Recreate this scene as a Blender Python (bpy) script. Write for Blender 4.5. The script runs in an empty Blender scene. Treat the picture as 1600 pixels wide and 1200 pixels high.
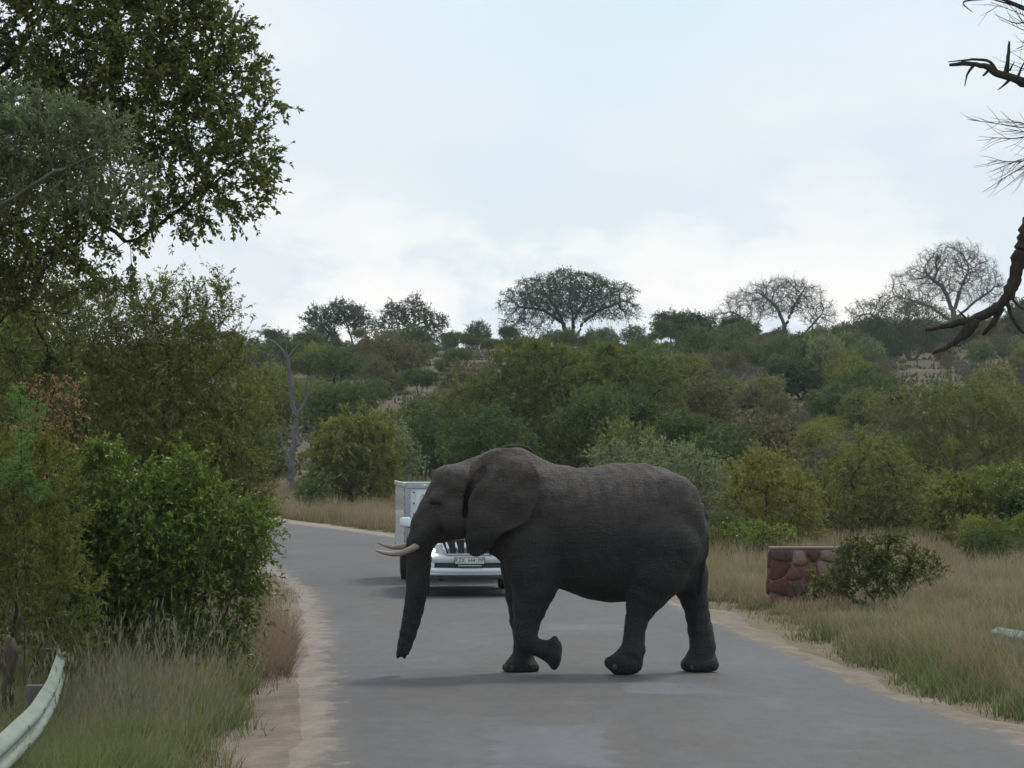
import bpy, bmesh, math, random
import numpy as np
from mathutils import Vector, Matrix

# ------------------------------------------------------------------ camera, sky, sun, exposure
scene = bpy.context.scene
COL = scene.collection
FPX, HOR, CAMZ = 6000.0, 670.0, 2.95      # focal length in photo pixels, eye-level row, eye height
cam_data = bpy.data.cameras.new('camera')
cam_data.sensor_width = 36.0
cam_data.lens = FPX / 1600 * 36.0
cam_data.clip_start = 0.5
cam_data.clip_end = 9000
cam = bpy.data.objects.new('camera', cam_data)
COL.objects.link(cam)
cam.location = (0, 0, CAMZ)
cam.rotation_euler = (math.radians(90) + math.atan((HOR - 600) / FPX), 0, 0)
scene.camera = cam

SUN_EL, SUN_AZ = math.radians(52), math.radians(32)      # azimuth east of the view direction
world = bpy.data.worlds.new('World')
scene.world = world
world.use_nodes = True
wn, wl = world.node_tree.nodes, world.node_tree.links
wn.clear()
w_out = wn.new('ShaderNodeOutputWorld')
w_bg = wn.new('ShaderNodeBackground')
w_bg.inputs['Strength'].default_value = 0.145
w_sky = wn.new('ShaderNodeTexSky')
w_sky.sky_type = 'NISHITA'
w_sky.sun_disc = False
w_sky.sun_elevation = SUN_EL
w_sky.sun_rotation = SUN_AZ
w_sky.air_density = 1.0
w_sky.dust_density = 2.2
w_sky.ozone_density = 1.0
w_tc = wn.new('ShaderNodeTexCoord')


def wmath(op, a, b=None, clamp=False):
    n = wn.new('ShaderNodeMath'); n.operation = op; n.use_clamp = clamp
    for i, v in enumerate((a, b)):
        if v is None: continue
        if isinstance(v, (int, float)): n.inputs[i].default_value = v
        else: wl.new(v, n.inputs[i])
    return n.outputs[0]


def wnoise(scale, loc, vscale, detail, rough, dist=0.0):
    m = wn.new('ShaderNodeMapping'); m.inputs['Scale'].default_value = vscale; m.inputs['Location'].default_value = loc
    wl.new(w_tc.outputs['Generated'], m.inputs['Vector'])
    n = wn.new('ShaderNodeTexNoise'); n.inputs['Scale'].default_value = scale
    n.inputs['Detail'].default_value = detail; n.inputs['Roughness'].default_value = rough
    n.inputs['Distortion'].default_value = dist
    wl.new(m.outputs[0], n.inputs['Vector'])
    return n.outputs['Fac']


def wramp(fac, stops):
    r = wn.new('ShaderNodeValToRGB')
    e = r.color_ramp.elements
    e[0].position, e[0].color = stops[0][0], (*stops[0][1], 1)
    e[1].position, e[1].color = stops[-1][0], (*stops[-1][1], 1)
    for p, c in stops[1:-1]:
        k = e.new(p); k.color = (*c, 1)
    wl.new(fac, r.inputs['Fac'])
    return r.outputs['Color']


def wmix(fac, a, b):
    m = wn.new('ShaderNodeMix'); m.data_type = 'RGBA'
    if isinstance(fac, (int, float)): m.inputs[0].default_value = fac
    else: wl.new(fac, m.inputs[0])
    for sock, v in ((m.inputs[6], a), (m.inputs[7], b)):
        if isinstance(v, tuple): sock.default_value = (*v, 1)
        else: wl.new(v, sock)
    return m.outputs[2]


# high veil of thin cloud over the whole sky, with pale blue gaps; cumulus heaps low above the horizon all round
sepd = wn.new('ShaderNodeSeparateXYZ'); wl.new(w_tc.outputs['Generated'], sepd.inputs[0])
veil = wnoise(4.2, (2.41, 1.2, 0.9), (1.0, 1.0, 1.9), 3.5, 0.45, 0.2)
HX = 2.083
heap = wnoise(15.0, (HX, 5.2, 2.165), (1.0, 1.0, 1.8), 9, 0.55, 0.05)
shade = wnoise(9.0, (7.3, 0.2, 1.25), (1.0, 1.0, 2.6), 5, 0.5, 0.2)
veil_m = wramp(veil, [(0.42, (0.0,) * 3), (0.62, (1.0,) * 3)])
low = wramp(sepd.outputs[2], [(0.0, (1,) * 3), (0.035, (1,) * 3), (0.085, (0,) * 3), (1.0, (0,) * 3)])
heap_m = wmath('MULTIPLY', wramp(heap, [(0.50, (0,) * 3), (0.55, (0.7,) * 3), (0.62, (1,) * 3)]), low)
heap_b = wmath('MULTIPLY', wramp(wnoise(15.0, (HX, 5.2, 2.165 + 0.022), (1.0, 1.0, 1.8), 5, 0.5, 0.05), [(0.47, (0,) * 3), (0.60, (0.75,) * 3)]), low)
cloud_col = wramp(shade, [(0.40, (5.55, 6.05, 6.5)), (0.58, (6.15, 6.4, 6.6))])
sky_thin = wmix(0.80, w_sky.outputs['Color'], (4.75, 6.0, 6.7))
sky_soft = wmix(veil_m, sky_thin, cloud_col)
sky_full = wmix(heap_m, wmix(heap_b, sky_soft, (5.2, 5.75, 6.3)), (7.2, 7.15, 7.0))
wl.new(sky_full, w_bg.inputs['Color'])
wl.new(w_bg.outputs[0], w_out.inputs['Surface'])

sun_d = bpy.data.lights.new('sun', 'SUN')
sun_d.energy = 1.5
sun_d.angle = math.radians(11)
sun_d.color = (1.0, 0.95, 0.87)
sun = bpy.data.objects.new('sun', sun_d)
COL.objects.link(sun)
sdir = Vector((math.sin(SUN_AZ) * math.cos(SUN_EL), math.cos(SUN_AZ) * math.cos(SUN_EL), math.sin(SUN_EL)))
sun.rotation_euler = sdir.to_track_quat('Z', 'Y').to_euler()
sun.location = (40, 60, 90)

scene.view_settings.view_transform = 'Standard'
scene.view_settings.look = 'None'
scene.view_settings.gamma = 1.0
scene.view_settings.exposure = 0.0
scene.view_settings.use_curve_mapping = False
scene.render.engine = 'CYCLES'
cy = scene.cycles
cy.max_bounces = 6; cy.diffuse_bounces = 3; cy.glossy_bounces = 3; cy.transmission_bounces = 4
cy.transparent_max_bounces = 8; cy.volume_bounces = 0
cy.caustics_reflective = False; cy.caustics_refractive = False
cy.use_denoising = True
cy.sample_clamp_indirect = 4.0

# ------------------------------------------------------------------ helpers
def P(px, py, D):
    """world point seen at photo pixel (px, py) at distance D down the road"""
    return np.array([(px - 800.0) / FPX * D, D, CAMZ + (HOR - py) / FPX * D])


def sstep(a, b, x):
    t = np.clip((np.asarray(x, float) - a) / (b - a), 0, 1)
    return t * t * (3 - 2 * t)


def vnoise(x, y, seed=0):
    """smooth 2D value noise in [-1, 1]"""
    x = np.asarray(x, float); y = np.asarray(y, float)
    xi, yi = np.floor(x).astype(np.int64), np.floor(y).astype(np.int64)
    fx, fy = x - xi, y - yi
    fx, fy = fx * fx * (3 - 2 * fx), fy * fy * (3 - 2 * fy)
    def hsh(a, b):
        n = (a * 374761393 + b * 668265263 + seed * 974711) & 0xffffffff
        n = ((n ^ (n >> 13)) * 1274126177) & 0xffffffff
        return ((n ^ (n >> 16)) & 0xffff) / 32767.5 - 1
    return (hsh(xi, yi) * (1 - fx) + hsh(xi + 1, yi) * fx) * (1 - fy) + (hsh(xi, yi + 1) * (1 - fx) + hsh(xi + 1, yi + 1) * fx) * fy


def new_mesh(name, V, faces, mats=(), midx=None, smooth=True, uv=None):
    """faces: list of int arrays (n,3) or (n,4); midx: list of material indices per array; uv: (nverts,2)"""
    me = bpy.data.meshes.new(name)
    V = np.ascontiguousarray(V, np.float32)
    faces = [np.asarray(f, np.int32) for f in faces if len(f)]
    me.vertices.add(len(V)); me.vertices.foreach_set('co', V.ravel())
    nl = sum(f.size for f in faces); npol = sum(len(f) for f in faces)
    lv = np.concatenate([f.ravel() for f in faces])
    tot = np.concatenate([np.full(len(f), f.shape[1], np.int32) for f in faces])
    st = np.zeros(npol, np.int32); st[1:] = np.cumsum(tot)[:-1]
    me.loops.add(nl); me.loops.foreach_set('vertex_index', lv)
    me.polygons.add(npol); me.polygons.foreach_set('loop_start', st)
    try: me.polygons.foreach_set('loop_total', tot)
    except Exception: pass
    if midx is not None:
        mi = np.concatenate([np.full(len(f), m, np.int32) if np.isscalar(m) else np.asarray(m, np.int32) for f, m in zip(faces, midx)])
        me.polygons.foreach_set('material_index', mi)
    me.polygons.foreach_set('use_smooth', np.full(npol, smooth, bool))
    if uv is not None:
        l = me.uv_layers.new(name='UVMap')
        l.data.foreach_set('uv', np.ascontiguousarray(np.asarray(uv, np.float32)[lv]).ravel())
    for m in mats: me.materials.append(m)
    me.update(calc_edges=True)
    me.validate()
    return me


def obj(name, me, parent=None, loc=None):
    o = bpy.data.objects.new(name, me)
    COL.objects.link(o)
    if parent is not None: o.parent = parent
    if loc is not None: o.location = loc
    return o


def tag(o, label=None, cat=None, group=None, kind=None):
    if label: o['label'] = label
    if cat: o['category'] = cat
    if group: o['group'] = group
    if kind: o['kind'] = kind
    return o


def thing(name, label, cat, loc=(0, 0, 0), rz=0.0, group=None):
    o = bpy.data.objects.new(name, None)
    o.empty_display_size = 0.2
    COL.objects.link(o)
    o.location = loc; o.rotation_euler = (0, 0, rz)
    return tag(o, label, cat, group)


class MB:
    """collects simple solids into one mesh"""
    def __init__(s): s.V = []; s.F3 = []; s.F4 = []; s.n = 0; s.m3 = []; s.m4 = []
    def add(s, V, quads=(), tris=(), m=0):
        V = np.asarray(V, float).reshape(-1, 3)
        if len(quads): q = np.asarray(quads) + s.n; s.F4.append(q); s.m4.append(np.full(len(q), m))
        if len(tris): t = np.asarray(tris) + s.n; s.F3.append(t); s.m3.append(np.full(len(t), m))
        s.V.append(V); s.n += len(V)
        return s
    def box(s, c, d, m=0, R=None, taper=1.0):
        h = np.array(d) / 2.0
        v = np.array([[x, y, z] for z in (-1, 1) for y in (-1, 1) for x in (-1, 1)], float)
        v[v[:, 2] > 0, :2] *= taper
        v = v * h
        if R is not None: v = v @ np.array(R).T
        s.add(v + np.array(c), [[0, 2, 3, 1], [4, 5, 7, 6], [0, 1, 5, 4], [2, 6, 7, 3], [0, 4, 6, 2], [1, 3, 7, 5]], m=m)
        return s
    def tube(s, pts, rad, k=10, m=0, cap=True, flat=1.0):
        pts = np.asarray(pts, float); n = len(pts)
        rad = np.broadcast_to(np.asarray(rad, float), (n,))
        T = np.gradient(pts, axis=0); T /= np.linalg.norm(T, axis=1)[:, None] + 1e-9
        ref = np.array([0.0, 0, 1]) if abs(T[:, 2]).mean() < 0.8 else np.array([1.0, 0, 0])
        A = np.cross(T, ref); A /= np.linalg.norm(A, axis=1)[:, None] + 1e-9
        B = np.cross(A, T)
        a = np.linspace(0, 2 * np.pi, k, endpoint=False)
        V = pts[:, None] + rad[:, None, None] * (np.cos(a)[None, :, None] * A[:, None] + flat * np.sin(a)[None, :, None] * B[:, None])
        i = np.arange(n - 1)[:, None] * k; j = np.arange(k)[None]; j2 = (j + 1) % k
        q = np.stack([i + j, i + k + j, i + k + j2, i + j2], -1).reshape(-1, 4)
        V = V.reshape(-1, 3); tr = []
        if cap:
            V = np.vstack([V, pts[:1], pts[-1:]]); c0 = n * k; c1 = c0 + 1
            jj = np.arange(k); jn = (jj + 1) % k
            tr = np.vstack([np.stack([np.full(k, c0), jj, jn], 1), np.stack([np.full(k, c1), (n - 1) * k + jn, (n - 1) * k + jj], 1)])
        s.add(V, q, tr, m); return s
    def grid(s, G, m=0, flip=False, closed=False):
        """G: (a, b, 3) lattice of points"""
        a, b = G.shape[:2]
        nb = b if closed else b - 1
        i = np.arange(a - 1)[:, None] * b; j = np.arange(nb)[None]; j2 = (j + 1) % b
        q = np.stack([i + j, i + j2, i + b + j2, i + b + j], -1).reshape(-1, 4)
        if flip: q = q[:, ::-1]
        s.add(G.reshape(-1, 3), q, m=m); return s
    def prism(s, poly, axis, a, b, m=0):
        """poly of 2D points extruded along axis (0,1,2) from a to b"""
        poly = np.asarray(poly, float); n = len(poly)
        oth = [i for i in range(3) if i != axis]
        V = np.zeros((2 * n, 3))
        V[:n, oth[0]] = poly[:, 0]; V[:n, oth[1]] = poly[:, 1]; V[:n, axis] = a
        V[n:] = V[:n]; V[n:, axis] = b
        j = np.arange(n); j2 = (j + 1) % n
        q = np.stack([j, j2, n + j2, n + j], 1)
        c = np.vstack([poly.mean(0)] * 2); C = np.zeros((2, 3)); C[:, oth] = c; C[0, axis] = a; C[1, axis] = b
        V = np.vstack([V, C])
        t = np.vstack([np.stack([np.full(n, 2 * n), j2, j], 1), np.stack([np.full(n, 2 * n + 1), n + j, n + j2], 1)])
        s.add(V, q, t, m); return s
    def mesh(s, name, mats, smooth=False, bevel=0.0):
        if not isinstance(mats, (list, tuple)): mats = [mats]
        fs, mi = [], []
        if s.F4: fs.append(np.vstack(s.F4)); mi.append(np.concatenate(s.m4))
        if s.F3: fs.append(np.vstack(s.F3)); mi.append(np.concatenate(s.m3))
        me = new_mesh(name, np.vstack(s.V), fs, mats, mi, smooth)
        if True:
            bm = bmesh.new(); bm.from_mesh(me)
            bmesh.ops.recalc_face_normals(bm, faces=bm.faces)
            if bevel > 0:
                es = [e for e in bm.edges if len(e.link_faces) == 2 and e.calc_face_angle(0) > 0.6]
                bmesh.ops.bevel(bm, geom=es, offset=bevel, segments=2, affect='EDGES', profile=0.5, clamp_overlap=True)
            bm.to_mesh(me); bm.free()
        return me
    def build(s, name, mats, parent=None, smooth=False, bevel=0.0, loc=None):
        return obj(name, s.mesh(name, mats, smooth, bevel), parent, loc)


# ------------------------------------------------------------------ materials
class Mat:
    def __init__(s, name):
        s.m = bpy.data.materials.new(name); s.m.use_nodes = True
        s.N, s.L = s.m.node_tree.nodes, s.m.node_tree.links
        s.N.clear()
        s.out = s.N.new('ShaderNodeOutputMaterial')
    def node(s, t, **kw):
        n = s.N.new(t)
        for k, v in kw.items(): setattr(n, k, v)
        return n
    def put(s, sock, v):
        if isinstance(v, (int, float)): sock.default_value = v
        elif isinstance(v, tuple):
            sock.default_value = (*v, 1) if (len(v) == 3 and len(sock.default_value) == 4) else v
        else: s.L.new(v, sock)
    def coords(s, which='Object', scale=(1, 1, 1), loc=(0, 0, 0)):
        t = s.node('ShaderNodeTexCoord'); m = s.node('ShaderNodeMapping')
        m.inputs['Scale'].default_value = scale; m.inputs['Location'].default_value = loc
        s.L.new(t.outputs[which], m.inputs['Vector']); return m.outputs[0]
    def world(s, scale=(1, 1, 1), loc=(0, 0, 0)):
        t = s.node('ShaderNodeNewGeometry'); m = s.node('ShaderNodeMapping')
        m.inputs['Scale'].default_value = scale; m.inputs['Location'].default_value = loc
        s.L.new(t.outputs['Position'], m.inputs['Vector']); return m.outputs[0]
    def noise(s, vec, scale, detail=4, rough=0.55, dist=0.0):
        n = s.node('ShaderNodeTexNoise')
        n.inputs['Scale'].default_value = scale; n.inputs['Detail'].default_value = detail
        n.inputs['Roughness'].default_value = rough; n.inputs['Distortion'].default_value = dist
        s.L.new(vec, n.inputs['Vector']); return n.outputs['Fac']
    def voro(s, vec, scale, feature='F1'):
        n = s.node('ShaderNodeTexVoronoi', feature=feature)
        n.inputs['Scale'].default_value = scale; s.L.new(vec, n.inputs['Vector'])
        return n.outputs['Distance']
    def ramp(s, fac, stops, interp='LINEAR'):
        r = s.node('ShaderNodeValToRGB'); r.color_ramp.interpolation = interp
        e = r.color_ramp.elements
        def c4(c): return (*c, 1) if isinstance(c, tuple) else (c, c, c, 1)
        e[0].position, e[0].color = stops[0][0], c4(stops[0][1])
        e[1].position, e[1].color = stops[-1][0], c4(stops[-1][1])
        for p, c in stops[1:-1]:
            k = e.new(p); k.color = c4(c)
        s.put(r.inputs['Fac'], fac); return r.outputs['Color']
    def math(s, op, a, b=None, clamp=False):
        n = s.node('ShaderNodeMath', operation=op, use_clamp=clamp)
        s.put(n.inputs[0], a)
        if b is not None: s.put(n.inputs[1], b)
        return n.outputs[0]
    def mix(s, fac, a, b, blend='MIX'):
        m = s.node('ShaderNodeMix', data_type='RGBA', blend_type=blend)
        s.put(m.inputs[0], fac); s.put(m.inputs[6], a); s.put(m.inputs[7], b)
        return m.outputs[2]
    def bump(s, h, strength=0.3, dist=0.02, prev=None):
        b = s.node('ShaderNodeBump')
        b.inputs['Strength'].default_value = strength; b.inputs['Distance'].default_value = dist
        s.put(b.inputs['Height'], h)
        if prev is not None: s.L.new(prev, b.inputs['Normal'])
        return b.outputs[0]
    def surf(s, color, rough=0.6, spec=0.5, metal=0.0, normal=None, **kw):
        p = s.node('ShaderNodeBsdfPrincipled')
        s.put(p.inputs['Base Color'], color); s.put(p.inputs['Roughness'], rough)
        s.put(p.inputs['Specular IOR Level'], spec); s.put(p.inputs['Metallic'], metal)
        if normal is not None: s.L.new(normal, p.inputs['Normal'])
        for k, v in kw.items(): s.put(p.inputs[k.replace('_', ' ')], v)
        s.L.new(p.outputs[0], s.out.inputs['Surface'])
        s.p = p
        return s.m


def plain(name, color, rough=0.5, spec=0.5, metal=0.0, var=0.12, scale=6.0):
    M = Mat(name)
    n = M.noise(M.coords('Object'), scale, 5)
    dark = tuple(c * (1 - var) for c in color); lite = tuple(min(1, c * (1 + var)) for c in color)
    return M.surf(M.ramp(n, [(0.3, dark), (0.7, lite)]), rough, spec, metal)


def leaf_mat(name, cols, rough=0.55, trans=0.3, spec=0.35, objvar=0.25):
    """per-leaf colour out of a ramp; light passes through the blade"""
    M = Mat(name)
    g = M.node('ShaderNodeNewGeometry')
    st = [(i / max(1, len(cols) - 1), c) for i, c in enumerate(cols)]
    col = M.ramp(g.outputs['Random Per Island'], st)
    oi = M.node('ShaderNodeObjectInfo')
    n = M.noise(M.world(), 0.9, 3)
    v = M.math('ADD', M.math('MULTIPLY', oi.outputs['Random'], objvar), M.math('MULTIPLY', n, 0.9))
    hsv = M.node('ShaderNodeHueSaturation')
    M.put(hsv.inputs['Value'], M.math('ADD', v, 0.66))
    M.put(hsv.inputs['Hue'], M.math('ADD', M.math('MULTIPLY', oi.outputs['Random'], -0.03), 0.515))
    M.L.new(col, hsv.inputs['Color'])
    p = M.node('ShaderNodeBsdfPrincipled')
    M.L.new(hsv.outputs[0], p.inputs['Base Color'])
    p.inputs['Roughness'].default_value = rough; p.inputs['Specular IOR Level'].default_value = spec
    t = M.node('ShaderNodeBsdfTranslucent')
    tc = M.mix(0.35, hsv.outputs[0], (0.14, 0.16, 0.02))
    M.L.new(tc, t.inputs['Color'])
    mx = M.node('ShaderNodeMixShader'); mx.inputs[0].default_value = trans
    M.L.new(p.outputs[0], mx.inputs[1]); M.L.new(t.outputs[0], mx.inputs[2])
    M.L.new(mx.outputs[0], M.out.inputs['Surface'])
    return M.m


def bark_mat(name, a, b, scale=9.0):
    M = Mat(name)
    v = M.coords('Object', (1, 1, 0.25))
    n = M.noise(v, scale * 3, 6, 0.65, 0.4)
    n2 = M.noise(M.coords('Object'), scale * 0.3, 3)
    col = M.mix(M.ramp(n2, [(0.35, 0.0), (0.65, 0.45)]), M.ramp(n, [(0.35, a), (0.65, b)]), tuple(0.5 * (x + y) for x, y in zip(a, b)))
    return M.surf(col, 0.9, 0.2, normal=M.bump(n, 0.7, 0.02))
# ------------------------------------------------------------------ terrain, road
ROAD_R = np.array([(5.2, -60), (5.15, 10), (5.0, 25), (4.87, 36.5), (4.16, 41.6), (3.5, 51.3), (3.05, 61), (2.55, 68), (0.9, 82), (-1.0, 95), (-3.3, 107), (-6.6, 121), (-11.0, 135), (-18, 152), (-40, 190), (-80, 235)], float)
ROAD_L = np.array([(-1.5, -60), (-1.6, 10), (-1.8, 25), (-2.02, 36.5), (-2.35, 42), (-2.8, 52), (-3.35, 61), (-3.75, 68), (-5.1, 80), (-6.8, 92), (-9.0, 103), (-12.3, 115), (-16.5, 126), (-23, 140), (-44, 176), (-84, 220)], float)


def resample(A, n):
    d = np.r_[0, np.cumsum(np.linalg.norm(np.diff(A, axis=0), axis=1))]
    t = np.linspace(0, d[-1], n)
    B = np.stack([np.interp(t, d, A[:, 0]), np.interp(t, d, A[:, 1])], 1)
    for _ in range(6): B[1:-1] = 0.25 * B[:-2] + 0.5 * B[1:-1] + 0.25 * B[2:]
    return B


RR, RL = resample(ROAD_R, 500), resample(ROAD_L, 500)


def road_edges(y):
    """x of left and right road edge at distance y (valid up to the bend)"""
    y = np.asarray(y, float)
    return np.interp(y, RL[:, 1], RL[:, 0]), np.interp(y, RR[:, 1], RR[:, 0])


def road_dist(x, y):
    """metres outside the road edge (negative on the road)"""
    l, r = road_edges(y)
    return np.maximum(l - x, x - r)


def ground_base(x, y):
    x = np.asarray(x, float); y = np.asarray(y, float)
    hill = 10.6 * sstep(118, 385, y + 0.15 * x) - 6.0 * sstep(430, 900, y)
    hill = hill + sstep(120, 200, y) * (0.5 * vnoise(x * 0.03, y * 0.02, 3) + 0.25 * vnoise(x * 0.1, y * 0.08, 4))
    return hill + 0.9 * sstep(6, 40, x - 4) * sstep(60, 120, y)


def ground_h(x, y):
    x = np.asarray(x, float); y = np.asarray(y, float)
    d = road_dist(x, y)
    off = sstep(0.3, 2.5, d)
    verge = off * (0.06 * vnoise(x * 0.6, y * 0.5, 5) + 0.05 * vnoise(x * 1.7, y * 1.3, 6)) - 0.05 * sstep(0.0, 0.6, d)
    return np.where(y < 240, verge, 0) + ground_base(x, y)


# ground sheet
ys = np.r_[np.linspace(-60, 25, 18), np.linspace(27, 130, 150), 130 + np.cumsum(np.linspace(1.2, 12, 60)), np.linspace(560, 4000, 24)]
us = np.sinh(np.linspace(-3.4, 3.4, 150)) / np.sinh(3.4)
gx = us[None, :] * (60 + np.abs(ys[:, None]) * 0.9)
gy = np.repeat(ys[:, None], len(us), 1)
gz = ground_h(gx, gy)
mb = MB().grid(np.stack([gx, gy, gz], -1))

M = Mat('ground_soil')
w = M.world()
big = M.noise(w, 0.06, 4)
mid = M.noise(w, 0.9, 6, 0.6)
fine = M.noise(w, 14, 6, 0.65)
soil = M.ramp(fine, [(0.3, (0.15, 0.115, 0.08)), (0.7, (0.25, 0.195, 0.145))])
straw = M.ramp(M.noise(M.world((1, 0.5, 1)), 6, 6, 0.7), [(0.3, (0.12, 0.10, 0.05)), (0.7, (0.27, 0.21, 0.115))])
col = M.mix(M.ramp(mid, [(0.4, 0.15), (0.62, 0.95)]), soil, straw)
col = M.mix(M.ramp(big, [(0.45, 0.0), (0.7, 0.5)]), col, (0.085, 0.085, 0.04))
spy = M.node('ShaderNodeSeparateXYZ'); M.L.new(w, spy.inputs[0])
far = M.node('ShaderNodeMapRange'); M.L.new(spy.outputs[1], far.inputs[0]); far.inputs[1].default_value = 110; far.inputs[2].default_value = 170; far.inputs[4].default_value = 0.8
col = M.mix(far.outputs[0], col, M.ramp(M.noise(w, 0.25, 6, 0.65), [(0.35, (0.060, 0.060, 0.032)), (0.5, (0.095, 0.08, 0.05)), (0.68, (0.15, 0.12, 0.085))]))      # hillside litter and grazed turf
gm = M.surf(col, 0.95, 0.15, normal=M.bump(fine, 0.6, 0.04))
ground = obj('ground', mb.mesh('ground', gm, True))
tag(ground, 'sandy earth under the dry savanna grass', kind='structure')

# sandy shoulders: one sheet each side, 4 mm over the soil, rising to the tar
def shoulder(name, E, side, wid, seed, y0, y1):
    sel = E[(E[:, 1] > y0) & (E[:, 1] < y1)]
    T = np.gradient(sel, axis=0); T /= np.linalg.norm(T, axis=1)[:, None]
    Nn = np.stack([T[:, 1], -T[:, 0]], 1) * side
    ts = np.array([-0.9, -0.45, 0.0, 0.2, 0.45, 0.75, 1.0])
    ww = wid * (0.8 + 0.35 * vnoise(sel[:, 1] * 0.45, sel[:, 1] * 0, seed) + 0.2 * vnoise(sel[:, 1] * 1.7, sel[:, 1] * 0, seed + 1))
    G = np.zeros((len(sel), len(ts), 3))
    for k, t in enumerate(ts):
        off = t * (ww if t > 0 else 1.0)
        p = sel + Nn * np.asarray(off).reshape(-1, 1)
        z = ground_h(p[:, 0], p[:, 1]) + 0.012
        z = np.where(t <= 0, 0.006, np.maximum(z, 0.004 - 0.03 * t))
        if t == 1.0: z = z - 0.03
        G[:, k] = np.stack([p[:, 0], p[:, 1], z], 1)
    return G


M = Mat('shoulder_sand')
w = M.world()
s1 = M.noise(M.world((1, .45, 1)), 2.3, 7, 0.7); s2 = M.noise(w, 30, 5, 0.7); s3 = M.noise(M.world((1, 0.35, 1)), 9, 6, 0.7)
col = M.ramp(s1, [(0.3, (0.17, 0.137, 0.108)), (0.55, (0.265, 0.212, 0.165)), (0.75, (0.34, 0.272, 0.212))])
col = M.mix(M.ramp(s3, [(0.45, 0.0), (0.75, 0.4)]), col, (0.17, 0.135, 0.11))
col = M.mix(M.ramp(M.voro(w, 40), [(0.06, 0.5), (0.2, 0.0)]), col, (0.12, 0.09, 0.07))
sandm = M.surf(col, 0.95, 0.1, normal=M.bump(M.math('ADD', s2, M.math('MULTIPLY', s3, 1.5)), 0.5, 0.03))
for nm, E, sd, wd, y0, y1 in (('road_shoulder', RL, -1, 1.0, 8, 120), ('road_shoulder', RR, 1, 0.7, 8, 128)):
    o = obj(nm, MB().grid(shoulder(nm, E, sd, wd, 11 + sd, y0, y1)).mesh(nm, sandm, True))
    tag(o, 'strip of pinkish sand along the left edge of the tar' if sd < 0 else 'strip of pinkish sand along the right edge of the tar', kind='structure')

# road sheet with ragged edges
n = len(RR)
mid_pts = 0.5 * (RR + RL)
nu = 25
G = np.zeros((n, nu, 3)); UV = np.zeros((n, nu, 2))
alen = np.r_[0, np.cumsum(np.linalg.norm(np.diff(mid_pts, axis=0), axis=1))]
width = np.linalg.norm(RR - RL, axis=1)
for k in range(nu):
    u = k / (nu - 1)
    a = RL + (RR - RL) * u
    if k in (0, nu - 1):
        rag = 0.09 * vnoise(alen * .8, alen * 0 + k, 21) + 0.05 * vnoise(alen * 2.1, alen * 0 + k, 22)
        a = a + (RR - RL) / width[:, None] * rag[:, None]
    G[:, k, :2] = a
    G[:, k, 2] = 0.018 + 0.05 * (1 - (2 * u - 1) ** 2) - (0.012 if k in (0, nu - 1) else 0) + ground_base(a[:, 0], a[:, 1]) + 0.12 * sstep(105, 150, a[:, 1])
    UV[:, k] = np.stack([u * width, alen], 1)
EDGE_W = float(width[200])
M = Mat('worn_tar')
uvn = M.node('ShaderNodeUVMap'); uvn.uv_map = 'UVMap'
sep = M.node('ShaderNodeSeparateXYZ'); M.L.new(uvn.outputs[0], sep.inputs[0])
w = M.world()
grain = M.noise(w, 55, 4, 0.75)
chip = M.voro(w, 70)
patch = M.noise(M.world((0.55, 0.16, 1)), 1.0, 5, 0.55, 0.3)
streak = M.noise(M.world((2.4, 0.12, 1)), 1.0, 4, 0.6)
blot = M.noise(M.world((0.35, 0.5, 1), (4.2, 1.1, 0)), 1.1, 5, 0.6)
base = M.ramp(grain, [(0.25, (0.054, 0.050, 0.050)), (0.75, (0.100, 0.093, 0.093))])
base = M.mix(M.ramp(patch, [(0.42, 0.0), (0.62, 0.75)]), base, M.ramp(grain, [(0.25, (0.074, 0.062, 0.055)), (0.75, (0.120, 0.102, 0.09))]))
base = M.mix(M.ramp(streak, [(0.5, 0.0), (0.75, 0.35)]), base, (0.075, 0.076, 0.085))
base = M.mix(M.ramp(blot, [(0.6, 0.0), (0.68, 0.4)]), base, (0.16, 0.165, 0.18))


def worn_patch(base, cx, cy_, rx, ry, amt, col):
    sp = M.node('ShaderNodeSeparateXYZ'); M.L.new(w, sp.inputs[0])
    nx = M.math('MULTIPLY', M.math('SUBTRACT', M.noise(w, 1.4, 4), 0.5), 1.1)
    ax = M.math('DIVIDE', M.math('ABSOLUTE', M.math('SUBTRACT', sp.outputs[0], cx)), rx)
    ay = M.math('DIVIDE', M.math('ABSOLUTE', M.math('SUBTRACT', sp.outputs[1], cy_)), ry)
    d = M.math('ADD', M.math('MAXIMUM', ax, ay), nx)
    return M.mix(M.ramp(d, [(0.82, amt), (1.02, 0.0)]), base, col)


base = worn_patch(base, 1.75, 42.8, 0.58, 1.0, 0.55, (0.165, 0.175, 0.19))
base = worn_patch(base, 0.35, 35.0, 0.55, 2.6, 0.5, (0.155, 0.165, 0.185))
base = worn_patch(base, 1.05, 56.0, 0.6, 0.8, 0.45, (0.15, 0.155, 0.165))
base = worn_patch(base, -0.9, 38.2, 0.7, 1.2, 0.3, (0.085, 0.088, 0.098))
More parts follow.
